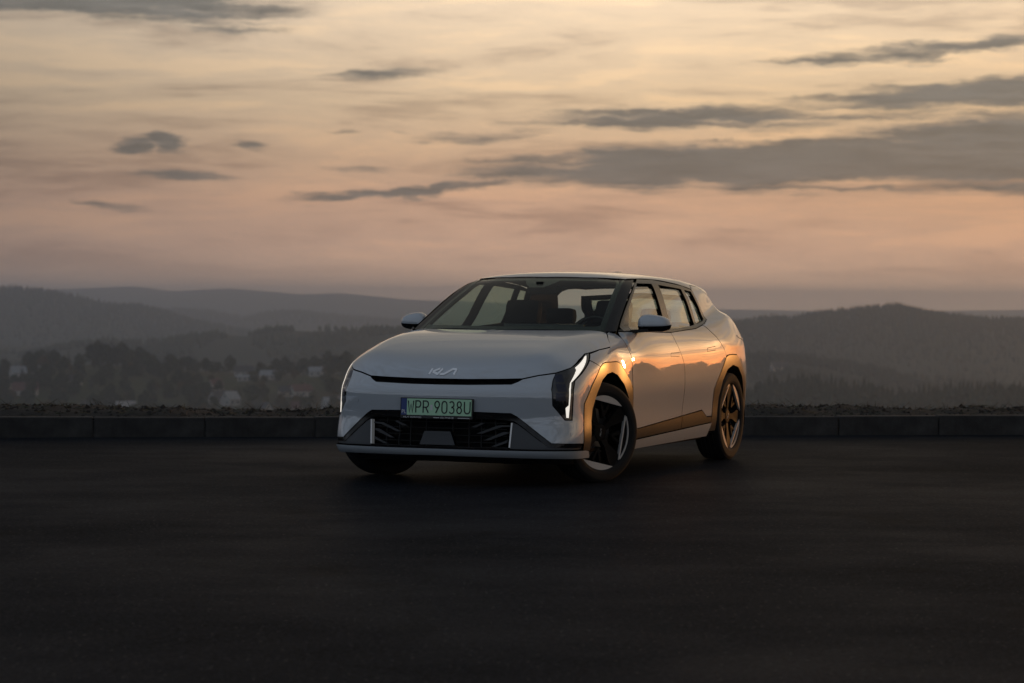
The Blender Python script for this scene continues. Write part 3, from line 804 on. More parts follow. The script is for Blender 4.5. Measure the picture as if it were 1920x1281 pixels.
def inside(pts, poly):
    x, y = pts[:, 0], pts[:, 1]; r_ = np.zeros(len(pts), bool); px, py = poly[:, 0], poly[:, 1]; qx, qy = np.roll(px, -1), np.roll(py, -1)
    for a, b_, c, d in zip(px, py, qx, qy):
        if b_ == d: continue
        m_ = ((b_ > y) != (d > y)) & (x < (c-a)*(y-b_)/(d-b_)+a); r_ ^= m_
    return r_
def edge_dist(pts, poly):
    d = np.full(len(pts), 9.); q = np.roll(poly, -1, 0)
    for a, b_ in zip(poly, q):
        e = b_-a; t_ = np.clip(((pts-a)@e)/max(e@e, 1e-12), 0, 1); d = np.minimum(d, np.hypot(*(pts-a-t_[:, None]*e).T))
    return d
def panel_data(outline, dom, off=0., sp=.03, holes=(), depth=.012, gap=.0013, center=None):
    """returns verts, faces, loop normals.  center: 2D coordinate (index, value) of a symmetry seam that gets no folded edge"""
    mp, fn = DOM[dom]
    loops = [inset(outline, gap)]
    if center is not None:
        i, val = center; o0 = np.array(outline, float)
        L = loops[0]; L[np.abs(L[:, i]-val) < gap*2.6, i] = val; loops[0] = L
    loops += [inset(h, -gap) for h in holes]
    loops = [dens(l, sp*.6) for l in loops]
    bd = np.concatenate(loops); P2 = [bd]; E = []; k = 0
    for l in loops:
        n = len(l); E += [(k+i, k+(i+1) % n) for i in range(n)]; k += n
    lo, hi = loops[0].min(0), loops[0].max(0)
    gx = np.arange(lo[0], hi[0], sp); gy = np.arange(lo[1], hi[1], sp*.866)
    g = np.array([(x+(sp/2 if j % 2 else 0), y) for j, y in enumerate(gy) for x in gx])
    if len(g):
        ok = inside(g, loops[0])
        for l in loops[1:]: ok &= ~inside(g, l)
        g = g[ok]
        for l in loops:
            if len(g): g = g[edge_dist(g, l) > sp*.42]
        if len(g): P2.append(g)
    P2 = np.concatenate(P2)
    vo, eo, fo = delaunay_2d_cdt([Vector(p) for p in P2], E, [], 0, 1e-6)[:3]
    V2 = np.array([tuple(p) for p in vo]); T = np.array([t_ for t_ in fo if len(t_) == 3])
    c = V2[T].mean(1); ok = inside(c, loops[0])
    for l in loops[1:]: ok &= ~inside(c, l)
    T = T[ok]
    P = mp(V2, off)
    bad = np.isnan(P).any(1)
    if bad.any():
        T = T[~bad[T].any(1)]; P = np.nan_to_num(P)
    N = -grad(fn, P)
    fnrm = np.cross(P[T[:, 1]]-P[T[:, 0]], P[T[:, 2]]-P[T[:, 0]])
    fl = np.sum(fnrm*N[T[:, 0]], 1) < 0
    T[fl] = T[fl][:, ::-1]
    verts = [tuple(p) for p in P]; faces = [tuple(t_) for t_ in T]; ln = [tuple(N[i]) for t_ in T for i in t_]
    if depth:
        cnt = {}
        for t_ in T:
            for i in range(3):
                e = (t_[i], t_[(i+1) % 3]); kk = (min(e), max(e)); cnt.setdefault(kk, []).append(e)
        for kk, es in cnt.items():
            if len(es) != 1: continue
            a, b_ = es[0]
            if center is not None and abs(V2[a, center[0]]-center[1]) < 1e-4 and abs(V2[b_, center[0]]-center[1]) < 1e-4: continue
            n0 = len(verts); q = [P[a], P[b_], P[b_]-N[b_]*depth, P[a]-N[a]*depth]
            nn = np.cross(q[2]-q[1], q[1]-q[0]); L = np.linalg.norm(nn)
            if L < 1e-12: continue
            nn = -nn/L
            verts += [tuple(v_) for v_ in q]; faces.append((n0+1, n0, n0+3, n0+2)); ln += [tuple(nn)]*4
    return verts, faces, ln
def mirror_data(d):
    v, f, n = d; o = []; k = 0
    for q in f:
        o += [(-a[0], a[1], a[2]) for a in n[k:k+len(q)][::-1]]; k += len(q)
    return [(-a, b_, c) for a, b_, c in v], [tuple(q[::-1]) for q in f], o
def join_data(a, b_):
    n = len(a[0]); return a[0]+b_[0], a[1]+[tuple(i+n for i in q) for q in b_[1]], a[2]+b_[2]
def data_mesh(name, d):
    me = bpy.data.meshes.new(name); me.from_pydata(d[0], [], d[1]); me.update()
    me.polygons.foreach_set('use_smooth', [True]*len(me.polygons))
    me.normals_split_custom_set([tuple(float(c) for c in n) for n in d[2]])
    return me
def panel(name, outline, dom, m_, parent, both=True, merge=False, subs=None, **kw):
    """a panel on the left side; with both also its mirror image; merge makes one mesh of the two"""
    d = panel_data(outline, dom, **kw); out = []
    if merge: return [obj(name, data_mesh(name, join_data(d, mirror_data(d))), MATS[m_], parent)]
    par = parent if isinstance(parent, (list, tuple)) else (parent, parent)
    out.append(obj(name, data_mesh(name, d), MATS[m_], par[0]))
    if both: out.append(obj(name, data_mesh(name, mirror_data(d)), MATS[m_], par[1]))
    return out
# ---- materials of the car
mat('car_paint', (.43, .462, .495), .45, metal=.0, spec=.15, coat=1.0, coat_r=.010, cior=2.1)
mat('satin_trim', (.060, .056, .052), .28, metal=.5, spec=1.0)
mat('window_satin', (.016, .015, .014), .25, metal=.0, spec=1.0)
mat('grey_paint', (.060, .064, .070), .45, spec=.5)
mat('gloss_black', (.006, .006, .007), .10, spec=.4)
mat('pillar_black', (.006, .006, .007), .30, spec=.25)
mat('black_plastic', (.010, .010, .011), .55, spec=.35)
mat('void_black', (.003, .003, .003), .9, spec=.05)
mat('lamp_glass', (.006, .007, .010), .06, spec=.6, coat=1.0, coat_r=.01)
mat('lamp_module', (.05, .055, .08), .2, metal=.8)
mat('daylight_led', (.6, .6, .6), .3, emit=(1.0, .93, .82), estr=.80)
mat('white_bar', (.55, .56, .58), .25, emit=(.9, .95, 1.0), estr=.06)
mat('slat_grey', (.035, .037, .040), .5)
mat('wire_black', (.007, .007, .007), .6)
mat('chrome_logo', (.95, .96, .97), .25, metal=.0, coat=1.0, cior=2.2)
mat('tyre_rubber', (.008, .008, .0085), .78, spec=.3, bump=.15, bscale=120)
mat('rim_black', (.004, .004, .0045), .55, spec=.10)
mat('rim_silver', (.62, .59, .56), .35, metal=.15)
mat('brake_steel', (.22, .21, .20), .4, metal=.8)
mat('interior_black', (.006, .006, .0065), .75, spec=.2, bump=.2, bscale=200)
mat('seat_fabric', (.008, .008, .009), .8, spec=.2, bump=.2, bscale=150)
mat('plate_green', (.47, .76, .51), .4, spec=.4)
mat('plate_blue', (.03, .06, .22), .4)
mat('plate_ink', (.004, .004, .004), .5)
mat('plate_white', (.7, .7, .7), .5)
glass('window_glass', (.88, 1.0, .88), 2.15)
glass('windscreen_glass', (.86, .98, .87), 1.25, 1)

CAR = empty('car', (-.1714, 17.049, 0), R(-22.7215))
tag(CAR, 'light grey electric hatchback with lit daytime lamps parked on the dark lot', 'car')
PI2 = math.pi/2

# ---- outlines read off the car, left side
HOODXY = [(0, -.793), (.192, -.785), (.28, -.776), (.408, -.757), (.50, -.737), (.564, -.717), (.662, -.669), (.761, -.597), (.822, -.487), (.829, -.36), (.830, -.218), (.854, -.047), (.868, .155), (.859, .182), (.807, .261), (.752, .372), (.70, .352), (.55, .275), (.35, .222), (0, .195)]
HEADL = [(-.668, .767), (-.535, .800), (-.28, .889), (-.222, .896), (-.54, .719), (-.57, .653), (-.592, .457), (-.642, .459), (-.683, .505), (-.724, .555), (-.726, .66), (-.70, .72)]
DRL = [(-.283, .883), (-.316, .875), (-.496, .804), (-.494, .790), (-.582, .703), (-.600, .661), (-.611, .554), (-.636, .536), (-.632, .472), (-.615, .470), (-.591, .653), (-.573, .704), (-.306, .869)]
ARCHF_O = [(-.476, .243), (-.476, .294), (-.471, .42), (-.453, .559), (-.329, .682), (-.174, .799), (-.12, .822), (-.06, .829), (.20, .829), (.25, .824), (.284, .811), (.447, .69), (.482, .637), (.505, .511), (.512, .40), (.515, .25)]
ARCHF_I = [(-.372, .243), (-.362, .44), (-.338, .52), (-.258, .622), (-.155, .715), (-.050, .754), (.07, .764), (.192, .740), (.314, .672), (.396, .581), (.43, .45), (.44, .25)]
ARCHR_O = [(2.305, .25), (2.312, .353), (2.335, .577), (2.40, .632), (2.643, .821), (2.70, .833), (2.784, .836), (2.93, .832), (3.0, .796), (3.16, .675), (3.21, .60), (3.235, .45), (3.24, .25)]
ARCHR_I = [(2.425, .25), (2.43, .40), (2.455, .515), (2.53, .634), (2.65, .725), (2.80, .757), (2.95, .735), (3.08, .650), (3.15, .52), (3.165, .40), (3.17, .25)]
def seg(pts, i, j): return pts[i:j]
# hood
HOODLINE = [(-PI2, .722), (-1.331, .722), (-1.225, .724), (-1.076, .726), (-.905, .731), (-.791, .754), (-.668, .771), (-.535, .804), (-.408, .856), (-.283, .894), (-.222, .900), (-.056, .919), (.150, .934)]
_hl = np.concatenate([np.linspace(HOODLINE[i], HOODLINE[i+1], 6)[:-1] for i in range(len(HOODLINE)-1)] + [np.array([HOODLINE[-1]])])
_hp = wrap(_hl)
HOODXY = [(float(max(p[0], 0) if i else 0.), float(p[1])) for i, p in enumerate(_hp)] + [(.859, .182), (.807, .261), (.752, .372), (.70, .352), (.55, .275), (.35, .222), (0, .195)]
h = panel_data(HOODXY, 'T', sp=.03, center=(0, 0.), depth=.02)
hood = obj('hood', data_mesh('hood', join_data(h, mirror_data(h))), MATS['car_paint'], CAR)
# bumper skin round the headlights down to the intake
BUMP = [(-PI2, .684), (-1.327, .685), (-1.223, .687), (-.987, .692), (-.942, .708), (-.903, .726), (-.791, .749), (-.672, .765),
        (-.705, .72), (-.731, .66), (-.729, .553), (-.686, .502), (-.644, .453), (-.586, .452), (-.564, .653), (-.535, .716), (-.30, .847), (-.174, .805),
        (-.329, .688), (-.458, .562), (-.477, .42), (-.481, .294), (-.744, .303), (-.892, .430), (-.955, .479), (-.996, .500), (-1.218, .505), (-PI2, .507)]
panel('front_bumper', BUMP, 'W', 'car_paint', CAR, merge=True, center=(0, -PI2), depth=.02)
# fender
FEND = [(-.296, .851), (-.225, .892), (-.056, .915), (.155, .930), (.180, .943), (.261, .990), (.37, 1.027), (.455, 1.040), (.468, 1.03), (.464, .93), (.494, .868), (.494, .782), (.489, .645),
        (.451, .695), (.287, .817), (.25, .830), (.20, .834), (-.06, .834), (-.12, .827), (-.172, .806)]
panel('front_fender', FEND, 'W', 'car_paint', CAR, depth=.02)
# shadow gap under the hood, intake and its furniture
panel('hood_slit', [(-PI2, .67), (-.95, .68), (-.87, .72), (-.88, .745), (-1.2, .745), (-PI2, .745)], 'W', 'void_black', CAR, merge=True, off=.028, center=(0, -PI2), depth=0)
panel('intake_back', [(-PI2, .51), (-1.0, .51), (-.95, .49), (-.74, .32), (-.46, .31), (-.45, .235), (-PI2, .235)], 'W', 'void_black', CAR, merge=True, off=.05, center=(0, -PI2), depth=0)
panel('intake_surround', [(-PI2, .506), (-1.218, .504), (-.996, .499), (-.955, .478), (-.892, .429), (-.744, .302), (-.478, .293), (-.474, .262), (-.762, .276), (-.93, .418), (-.975, .446), (-1.05, .455), (-PI2, .460)], 'W', 'gloss_black', CAR, merge=True, off=.006, center=(0, -PI2), depth=.04)
panel('lamp_pod', rnd([(-.984, .441), (-.935, .420), (-.768, .280), (-.475, .268), (-.470, .254), (-1.004, .262)], 1, keep=(0, 3, 4, 5)), 'W', 'grey_paint', CAR, off=.010, depth=.05)
panel('lamp_bar', [(-.985, .437), (-.995, .437), (-1.014, .272), (-1.004, .272)], 'W', 'white_bar', CAR, off=.003, depth=.03, gap=0, sp=.02)
panel('lower_grille_lip', [(-PI2, .272), (-1.02, .272), (-1.0, .262), (-.47, .252), (-.44, .246), (-.44, .238), (-PI2, .244)], 'W', 'gloss_black', CAR, merge=True, off=.002, center=(0, -PI2), depth=.05)
panel('bumper_lip', [(-PI2, .254), (-1.04, .253), (-.69, .251), (-.46, .247), (-.405, .240), (-.368, .19), (-.55, .192), (-.803, .199), (-1.04, .203), (-PI2, .206)], 'W', 'car_paint', CAR, merge=True, off=-.012, center=(0, -PI2), depth=.06)
panel('bumper_undertray', [(-PI2, .212), (-1.04, .21), (-.55, .20), (-.50, .15), (-PI2, .16)], 'W', 'black_plastic', CAR, merge=True, off=.03, center=(0, -PI2), depth=.0)
for sl in ([(-1.247, .360), (-1.201, .360), (-1.062, .406), (-1.000, .410), (-.998, .420), (-1.082, .418)], [(-1.187, .317), (-1.149, .317), (-1.015, .364), (-1.010, .374), (-1.046, .375)],
           [(-1.135, .276), (-1.099, .276), (-1.021, .303), (-1.016, .322)], [(-1.300, .401), (-1.252, .401), (-1.185, .428), (-1.205, .433)]):
    panel('grille_slat', sl, 'W', 'slat_grey', CAR, off=.018, depth=.03, gap=0, sp=.02)
for z0 in (.300, .345, .390, .432):
    panel('grille_wire', [(-PI2, z0-.002), (-1.02, z0-.002), (-1.02, z0+.002), (-PI2, z0+.002)], 'W', 'wire_black', CAR, merge=True, off=.034, center=(0, -PI2), depth=.01, gap=0, sp=.06)
for a0 in (-1.45, -1.31, -1.21, -1.10):
    panel('grille_upright', [(a0-.003, .262), (a0+.003, .262), (a0+.003, .462), (a0-.003, .462)], 'W', 'wire_black', CAR, off=.034, depth=.01, gap=0, sp=.05)
panel('sensor_block', [(-PI2, .372), (-1.457, .371), (-1.416, .278), (-PI2, .278)], 'W', 'grey_paint', CAR, merge=True, off=.004, center=(0, -PI2), depth=.05)
for (a0, z0) in ((-1.28, .572), (-.86, .560), (-.60, .36)):
    panel('parking_sensor', [(a0+.012*math.cos(k*.785), z0+.011*math.sin(k*.785)) for k in range(8)], 'W', 'car_paint', CAR, off=-.0015, depth=.012, gap=0, sp=.02)
# headlights
hl = panel('headlight', HEADL, 'W', 'lamp_glass', CAR, off=.003, depth=.03, sp=.025)
panel('daytime_light', DRL, 'W', 'daylight_led', hl, off=.0005, depth=.008, gap=0, sp=.02)
for (a0, z0, ra, rz) in ((-.655, .735, .030, .026), (-.655, .672, .034, .026), (-.668, .610, .034, .026)):
    panel('lamp_module', [(a0-ra, z0-rz), (a0+ra, z0-rz), (a0+ra, z0+rz), (a0-ra, z0+rz)], 'W', 'lamp_module', hl, off=.0022, depth=0, gap=0, sp=.03)
# wheel-arch cladding
panel('arch_cladding', ARCHF_O+ARCHF_I[::-1], 'W', 'satin_trim', CAR, off=-.003, depth=.045, gap=0)
panel('arch_cladding', ARCHR_O+ARCHR_I[::-1], 'S', 'satin_trim', CAR, off=-.003, depth=.045, gap=0)
# doors, sills, quarter
FD = [(.472, 1.036), (.468, .93), (.499, .866), (.499, .782), (.497, .64), (.512, .511), (.520, .40), (.522, .342), (.679, .349), (1.605, .398), (1.632, .60), (1.644, .757), (1.640, .79), (1.591, .871), (1.493, 1.022), (.954, 1.031)]
RD = [(1.497, 1.023), (1.595, .871), (1.644, .79), (1.648, .757), (1.636, .60), (1.609, .398), (2.078, .425), (2.197, .369), (2.310, .369), (2.318, .40), (2.339, .577), (2.403, .638), (2.641, .826), (2.636, .85), (2.609, .888), (2.498, .977), (2.308, 1.074), (2.101, 1.047), (1.517, 1.024)]
H1 = [(1.375, .872), (1.360, .844), (1.553, .846), (1.568, .874)]; H2 = [(2.228, .898), (2.213, .870), (2.406, .880), (2.421, .910)]
fd = panel('front_door', FD, 'S', 'car_paint', CAR, depth=.02, holes=[H1])
rdr = panel('rear_door', RD, 'S', 'car_paint', CAR, depth=.02, holes=[H2])
panel('door_cladding', [(.524, .270), (.524, .338), (.679, .345), (1.603, .394), (1.603, .300)], 'S', 'satin_trim', fd, off=-.004, depth=.03)
panel('door_cladding', [(1.611, .300), (1.611, .395), (2.076, .420), (2.192, .364), (2.304, .364), (2.304, .320)], 'S', 'satin_trim', rdr, off=-.004, depth=.03)
panel('sill', [(.524, .264), (1.60, .295), (2.302, .316), (2.24, .212), (.524, .198)], 'S', 'car_paint', CAR, off=-.010, depth=.05)
panel('door_handle', H1, 'S', 'car_paint', fd, off=-.001, depth=.012, gap=.0022, sp=.02)
panel('door_handle', H2, 'S', 'car_paint', rdr, off=-.001, depth=.012, gap=.0022, sp=.02)
QUAR = [(2.312, 1.078), (2.502, .979), (2.613, .890), (2.645, .832), (2.70, .839), (2.784, .842), (2.93, .838), (3.003, .801), (3.165, .678), (3.215, .602), (3.24, .45), (3.33, .45), (3.35, .7), (3.33, .95), (3.22, 1.08), (3.05, 1.20), (2.95, 1.30), (2.83, 1.345), (2.70, 1.375), (2.50, 1.386), (2.455, 1.352), (2.49, 1.25), (2.531, 1.119), (2.36, 1.082)]
panel('quarter_panel', QUAR, 'S', 'car_paint', CAR, depth=.02)
panel('quarter_lining', QUAR, 'S', 'interior_black', CAR, off=.022, depth=0, gap=.004, sp=.06)
panel('tail_lamp', [(3.07, .975), (3.32, .945), (3.32, .965), (3.08, .992)], 'S', 'lamp_glass', CAR, off=-.003, depth=.02, gap=0)
# roof: its side edge follows the window line
edge = side(np.array([(1.22, 1.418), (1.34, 1.425), (1.63, 1.424), (2.0, 1.404), (2.237, 1.383), (2.447, 1.356), (2.50, 1.388), (2.70, 1.377), (2.83, 1.347), (2.95, 1.302)]), fn=phi)
ROOF = [(0, 1.078), (.30, 1.108), (.50, 1.165), (.590, 1.205)] + [(float(p[0]), float(p[1])) for p in edge[1:]] + [(.45, 3.10), (0, 3.14)]
rf_ = panel_data(ROOF, 'R', sp=.04, center=(0, 0.), depth=.02)
roof = obj('roof', data_mesh('roof', join_data(rf_, mirror_data(rf_))), MATS['car_paint'], CAR)
hd = panel_data([(0, 1.12), (.45, 1.20), (.60, 1.4), (.62, 2.4), (.5, 2.9), (0, 3.0)], 'R', off=.035, sp=.08, center=(0, 0.), depth=0)
obj('headliner', data_mesh('headliner', join_data(hd, mirror_data(hd))), MATS['interior_black'], CAR)
# windscreen, its black border, pillars
WS = [(0, .995), (.70, .995), (.728, 1.03), (.722, 1.048), (.660, 1.235), (.592, 1.418), (.50, 1.428), (.25, 1.434), (0, 1.436)]
ws = panel_data(WS, 'F', off=.004, sp=.04, center=(0, 0.), depth=.0)
obj('windscreen', data_mesh('windscreen', join_data(ws, mirror_data(ws))), MATS['windscreen_glass'], CAR)
FR = [(0, .995), (.70, .995), (.728, 1.03), (.722, 1.048), (.660, 1.235), (.592, 1.418), (.50, 1.428), (.25, 1.434), (0, 1.436), (0, 1.352), (.055, 1.352), (.10, 1.375), (.14, 1.405), (.54, 1.400), (.565, 1.380), (.635, 1.18), (.668, 1.084), (.650, 1.074), (0, 1.070)]
fr_ = panel_data(FR, 'F', off=.010, sp=.03, center=(0, 0.), depth=.0)
obj('windscreen_border', data_mesh('windscreen_border', join_data(fr_, mirror_data(fr_))), MATS['gloss_black'], CAR)
k2 = math.sqrt(.5)
PIL = [((x+y)*k2-.035, z) for x, y, z in ((.735, .40, 1.035), (.72, .506, 1.094), (.70, .623, 1.156), (.671, .789, 1.241), (.634, .966, 1.328), (.578, 1.215, 1.424))]
PIL += [((x+y)*k2+.002, z) for x, y, z in ((.62, 1.327, 1.424), (.667, 1.155, 1.381), (.71, .959, 1.302), (.743, .777, 1.211), (.772, .608, 1.121), (.797, .47, 1.040))]
panel('windscreen_pillar', PIL, 'Q', 'pillar_black', CAR, off=.006, depth=.03)
# side windows in their satin frame
DLO = [(.474, 1.040), (.954, 1.034), (1.517, 1.027), (2.101, 1.051), (2.355, 1.084), (2.528, 1.121), (2.487, 1.25), (2.449, 1.348), (2.237, 1.379), (1.63, 1.420), (1.335, 1.421), (1.165, 1.381), (.965, 1.301), (.782, 1.210), (.612, 1.120)]
WIN = [[(1.236, 1.388), (1.528, 1.388), (1.462, 1.150), (1.400, 1.050), (.676, 1.054), (.748, 1.125), (.815, 1.196), (.940, 1.262), (1.090, 1.334)],
       [(1.666, 1.381), (2.159, 1.354), (2.175, 1.25), (2.150, 1.080), (2.05, 1.072), (1.535, 1.048), (1.59, 1.14)],
       [(2.236, 1.348), (2.400, 1.336), (2.445, 1.22), (2.455, 1.125), (2.40, 1.108), (2.215, 1.086), (2.25, 1.25)]]
panel('window_frame', DLO, 'S', 'window_satin', CAR, holes=WIN, depth=.022, off=-.002)
for wn in WIN: panel('side_window', wn, 'S', 'window_glass', CAR, off=.016, depth=0, gap=-.006)
# tail, not in view from the front
panel('tailgate', [(0, .56), (.80, .56), (.80, .90), (.74, 1.02), (.60, 1.10), (.52, 1.30), (0, 1.33), (0, 1.29), (.44, 1.27), (.50, 1.10), (0, 1.08)], 'B', 'car_paint', CAR, merge=True, center=(0, 0.))
panel('tailgate_lining', [(0, .56), (.76, .58), (.76, .90), (.70, 1.00), (.57, 1.08), (.50, 1.28), (0, 1.31), (0, 1.29), (.44, 1.27), (.50, 1.10), (0, 1.08)], 'B', 'interior_black', CAR, merge=True, center=(0, 0.), off=.022, depth=0, sp=.06)
panel('rear_window', [(0, 1.075), (.505, 1.095), (.445, 1.275), (0, 1.295)], 'B', 'window_glass', CAR, merge=True, center=(0, 0.), off=.006, depth=0)
panel('rear_bumper', [(0, .25), (.80, .25), (.82, .40), (.80, .555), (0, .555)], 'B', 'car_paint', CAR, merge=True, center=(0, 0.))
# dark shell added to block light through panel gaps; floor, wheel housings
panel('light_block_shell', [(-PI2, .22), (-PI2, .66), (-.9, .68), (-.62, .70), (-.3, .83), (.2, .91), (.45, 1.0), (3.28, 1.02), (3.28, .22)], 'W', 'void_black', CAR, off=.045, sp=.08, depth=0,
      holes=[[(a+.0, z) for a, z in ARCHF_I], ARCHR_I])
bm = bmesh.new()
box(bm, (0, 1.35, .20), (1.10, 4.1, .05)); box(bm, (0, 1.40, .215), (1.66, 1.72, .05)); box(bm, (0, -.60, .205), (1.30, .25, .04)); box(bm, (0, 3.30, .26), (1.3, .3, .05))
box(bm, (0, .40, .62), (1.5, .03, .72))
obj('floor_pan', bm_mesh('floor_pan', bm), MATS['void_black'], CAR)
for yc in (.03, 2.82):
    for s_ in (1, -1):
        v, f = [], []; n = 20
        for i in range(n+1):
            a = R(-12+204*i/n); r_ = .415
            for x in (.46, .893): v.append((s_*x, yc+r_*math.cos(a)*.98, .345+r_*math.sin(a)))
        for i in range(n): f.append((2*i, 2*i+1, 2*i+3, 2*i+2))
        c = len(v); v.append((s_*.46, yc, .345))
        for i in range(n): f.append((c, 2*i, 2*i+2))
        obj('wheel_housing', pydata('wheel_housing', v, f), MATS['void_black'], CAR)
# ---- flat lettering made of strokes
def ribbon(v, f, pts, wd, y0, y1, closed=False):
    """stroke of width wd along 2D pts, front face at depth y0, back at y1 (local x right, z up, front towards -y)"""
    P = np.array(pts, float); n = len(P); L, Rr = [], []
    for i in range(n):
        a = P[i-1] if (i > 0 or closed) else None; c = P[(i+1) % n] if (i < n-1 or closed) else None; b_ = P[i]
        d1 = (b_-a)/np.linalg.norm(b_-a) if a is not None else None; d2 = (c-b_)/np.linalg.norm(c-b_) if c is not None else None
        if d1 is None: d1 = d2
        if d2 is None: d2 = d1
        n1 = np.array([-d1[1], d1[0]]); n2 = np.array([-d2[1], d2[0]]); b2 = n1+n2; q = max(b2@b2, .5); off = b2*(wd/q)
        L.append(b_+off); Rr.append(b_-off)
    b0 = len(v)
    for y in (y0, y1):
        for p in L: v.append((p[0], y, p[1]))
        for p in Rr: v.append((p[0], y, p[1]))
    m_ = n if closed else n-1
    for i in range(m_):
        j = (i+1) % n
        f.append((b0+i, b0+n+i, b0+n+j, b0+j))
        f.append((b0+i, b0+j, b0+2*n+j, b0+2*n+i)); f.append((b0+n+j, b0+n+i, b0+3*n+i, b0+3*n+j))
    if not closed:
        for i in (0, n-1): f.append((b0+i, b0+n+i, b0+3*n+i, b0+2*n+i))
def arc(cx, cz, rx, rz, a0, a1, n=9): return [(cx+rx*math.cos(R(a0+(a1-a0)*i/n)), cz+rz*math.sin(R(a0+(a1-a0)*i/n))) for i in range(n+1)]
GLYPH = {
 'W': [([(0, 1), (.22, 0), (.5, .72), (.78, 0), (1, 1)], 0)],
 'P': [([(0, 0), (0, 1), (.55, 1)]+arc(.55, .735, .45, .265, 80, -80)+[(.55, .47), (0, .47)], 0)],
 'R': [([(0, 0), (0, 1), (.55, 1)]+arc(.55, .735, .45, .265, 80, -80)+[(.55, .47), (0, .47)], 0), ([(.48, .47), (1, 0)], 0)],
 '9': [(arc(.5, .72, .5, .28, 0, 330, 16), 1), ([(.97, .62), (.22, 0)], 0)],
 '0': [(arc(.5, .72, .5, .28, 0, 180)+arc(.5, .28, .5, .28, 180, 360), 1)],
 '3': [(arc(.45, .75, .5, .25, 150, -80)+arc(.45, .26, .53, .26, 80, -150), 0)],
 '8': [(arc(.5, .76, .44, .24, 0, 337, 16), 1), (arc(.5, .26, .5, .26, 0, 337, 16), 1)],
 'U': [([(0, 1), (0, .3)]+arc(.5, .28, .5, .28, 180, 360)+[(1, 1)], 0)],
}
PLATE = empty('licence_plate', (0, -.866, .523)); PLATE.parent = CAR; PLATE.rotation_euler = (-.057, 0, 0)
bm = bmesh.new(); box(bm, (0, .012, 0), (.536, .024, .142), bev=.004)
obj('plate_frame', bm_mesh('plate_frame', bm), MATS['gloss_black'], PLATE)
def flat(name, u0, u1, v0, v1, y, m_):
    bm = bmesh.new(); box(bm, ((u0+u1)/2, y+.0015, (v0+v1)/2), (u1-u0, .003, v1-v0)); return obj(name, bm_mesh(name, bm), MATS[m_], PLATE)
flat('green_field', -.217, .259, -.046, .064, -.0035, 'plate_green')
flat('country_strip', -.259, -.2175, -.046, .064, -.0035, 'plate_blue')
flat('sticker', -.042, -.026, -.012, .025, -.0045, 'plate_white')
K = .52/1575
for ch, x0, x1 in (('W', 312, 433), ('P', 482, 592), ('R', 648, 765), ('9', 908, 1010), ('0', 1068, 1178), ('3', 1236, 1340), ('8', 1402, 1502), ('U', 1567, 1692)):
    v, f = [], []; u0, u1 = (x0-937)*K, (x1-937)*K
    for pts, cl in GLYPH[ch]: ribbon(v, f, [(u0+(u1-u0)*a, -.030+.079*b_) for a, b_ in pts], .0082, -.0050, -.003, bool(cl))
    obj('plate_character', pydata('plate_character', v, f), MATS['plate_ink'], PLATE)
def text(name, body, size, u, v_, y, m_, parent, wide=1.0):
    c = bpy.data.curves.new(name, 'FONT'); c.body = body; c.size = size; c.align_x = 'LEFT'; c.resolution_u = 2; c.extrude = .0006
    o = bpy.data.objects.new(name, c); COL.objects.link(o)
    me = bpy.data.meshes.new_from_object(o.evaluated_get(bpy.context.evaluated_depsgraph_get()))
    bpy.data.objects.remove(o)
    me.transform(Matrix.Translation((u, y, v_)) @ Matrix.Rotation(R(90), 4, 'X') @ Matrix.Diagonal((wide, 1, 1, 1)))
    me.materials.clear(); me.materials.append(MATS[m_])
    return obj(name, me, None, parent)
text('country_code', 'PL', .036, -.256, -.036, -.0042, 'plate_white', PLATE, .95)
text('dealer_name', 'AB MOTORS', .0150, -.192, -.0660, -.0010, 'plate_white', PLATE)
text('dealer_phone', '(33) 739 85 30', .0165, .030, -.0665, -.0010, 'plate_white', PLATE)
flat('dealer_line', -.020, .024, -.0630, -.0595, -.0012, 'plate_white')
flat('dealer_line', .160, .244, -.0630, -.0595, -.0012, 'plate_white')
# maker's mark: slanted joined strokes
LOGO = [[(0.02, 0), (.07, 1)], [(.12, .50), (.36, 1.0)], [(.12, .48), (.33, .06), (.46, 1.0)], [(.42, .06), (.56, .06), (.84, .94), (.985, .94)], [(.92, 0), (.985, 1)]]
def logo_at(v, f, u0, u1, v0, v1, wd, y0, y1):
    for s_ in LOGO: ribbon(v, f, [(u0+(u1-u0)*a, v0+(v1-v0)*b_) for a, b_ in s_], wd, y0, y1)
v, f = [], []; logo_at(v, f, -.244, -.200, -.066, -.055, .0016, -.0012, 0)
obj('frame_logo', pydata('frame_logo', v, f), MATS['plate_white'], PLATE)
v, f = [], []; logo_at(v, f, -.102, .098, .748, .786, .0135, 0, .004)
V = np.array(v); A = np.stack([-(PI2-np.arctan2(V[:, 0], .757)), V[:, 2]], 1); P = wrap(A); N = -grad(phi_low, P)
P = P + N*np.where(V[:, 1] == 0, .005, .0)[:, None]
obj('hood_logo', pydata('hood_logo', P, f), MATS['chrome_logo'], CAR)

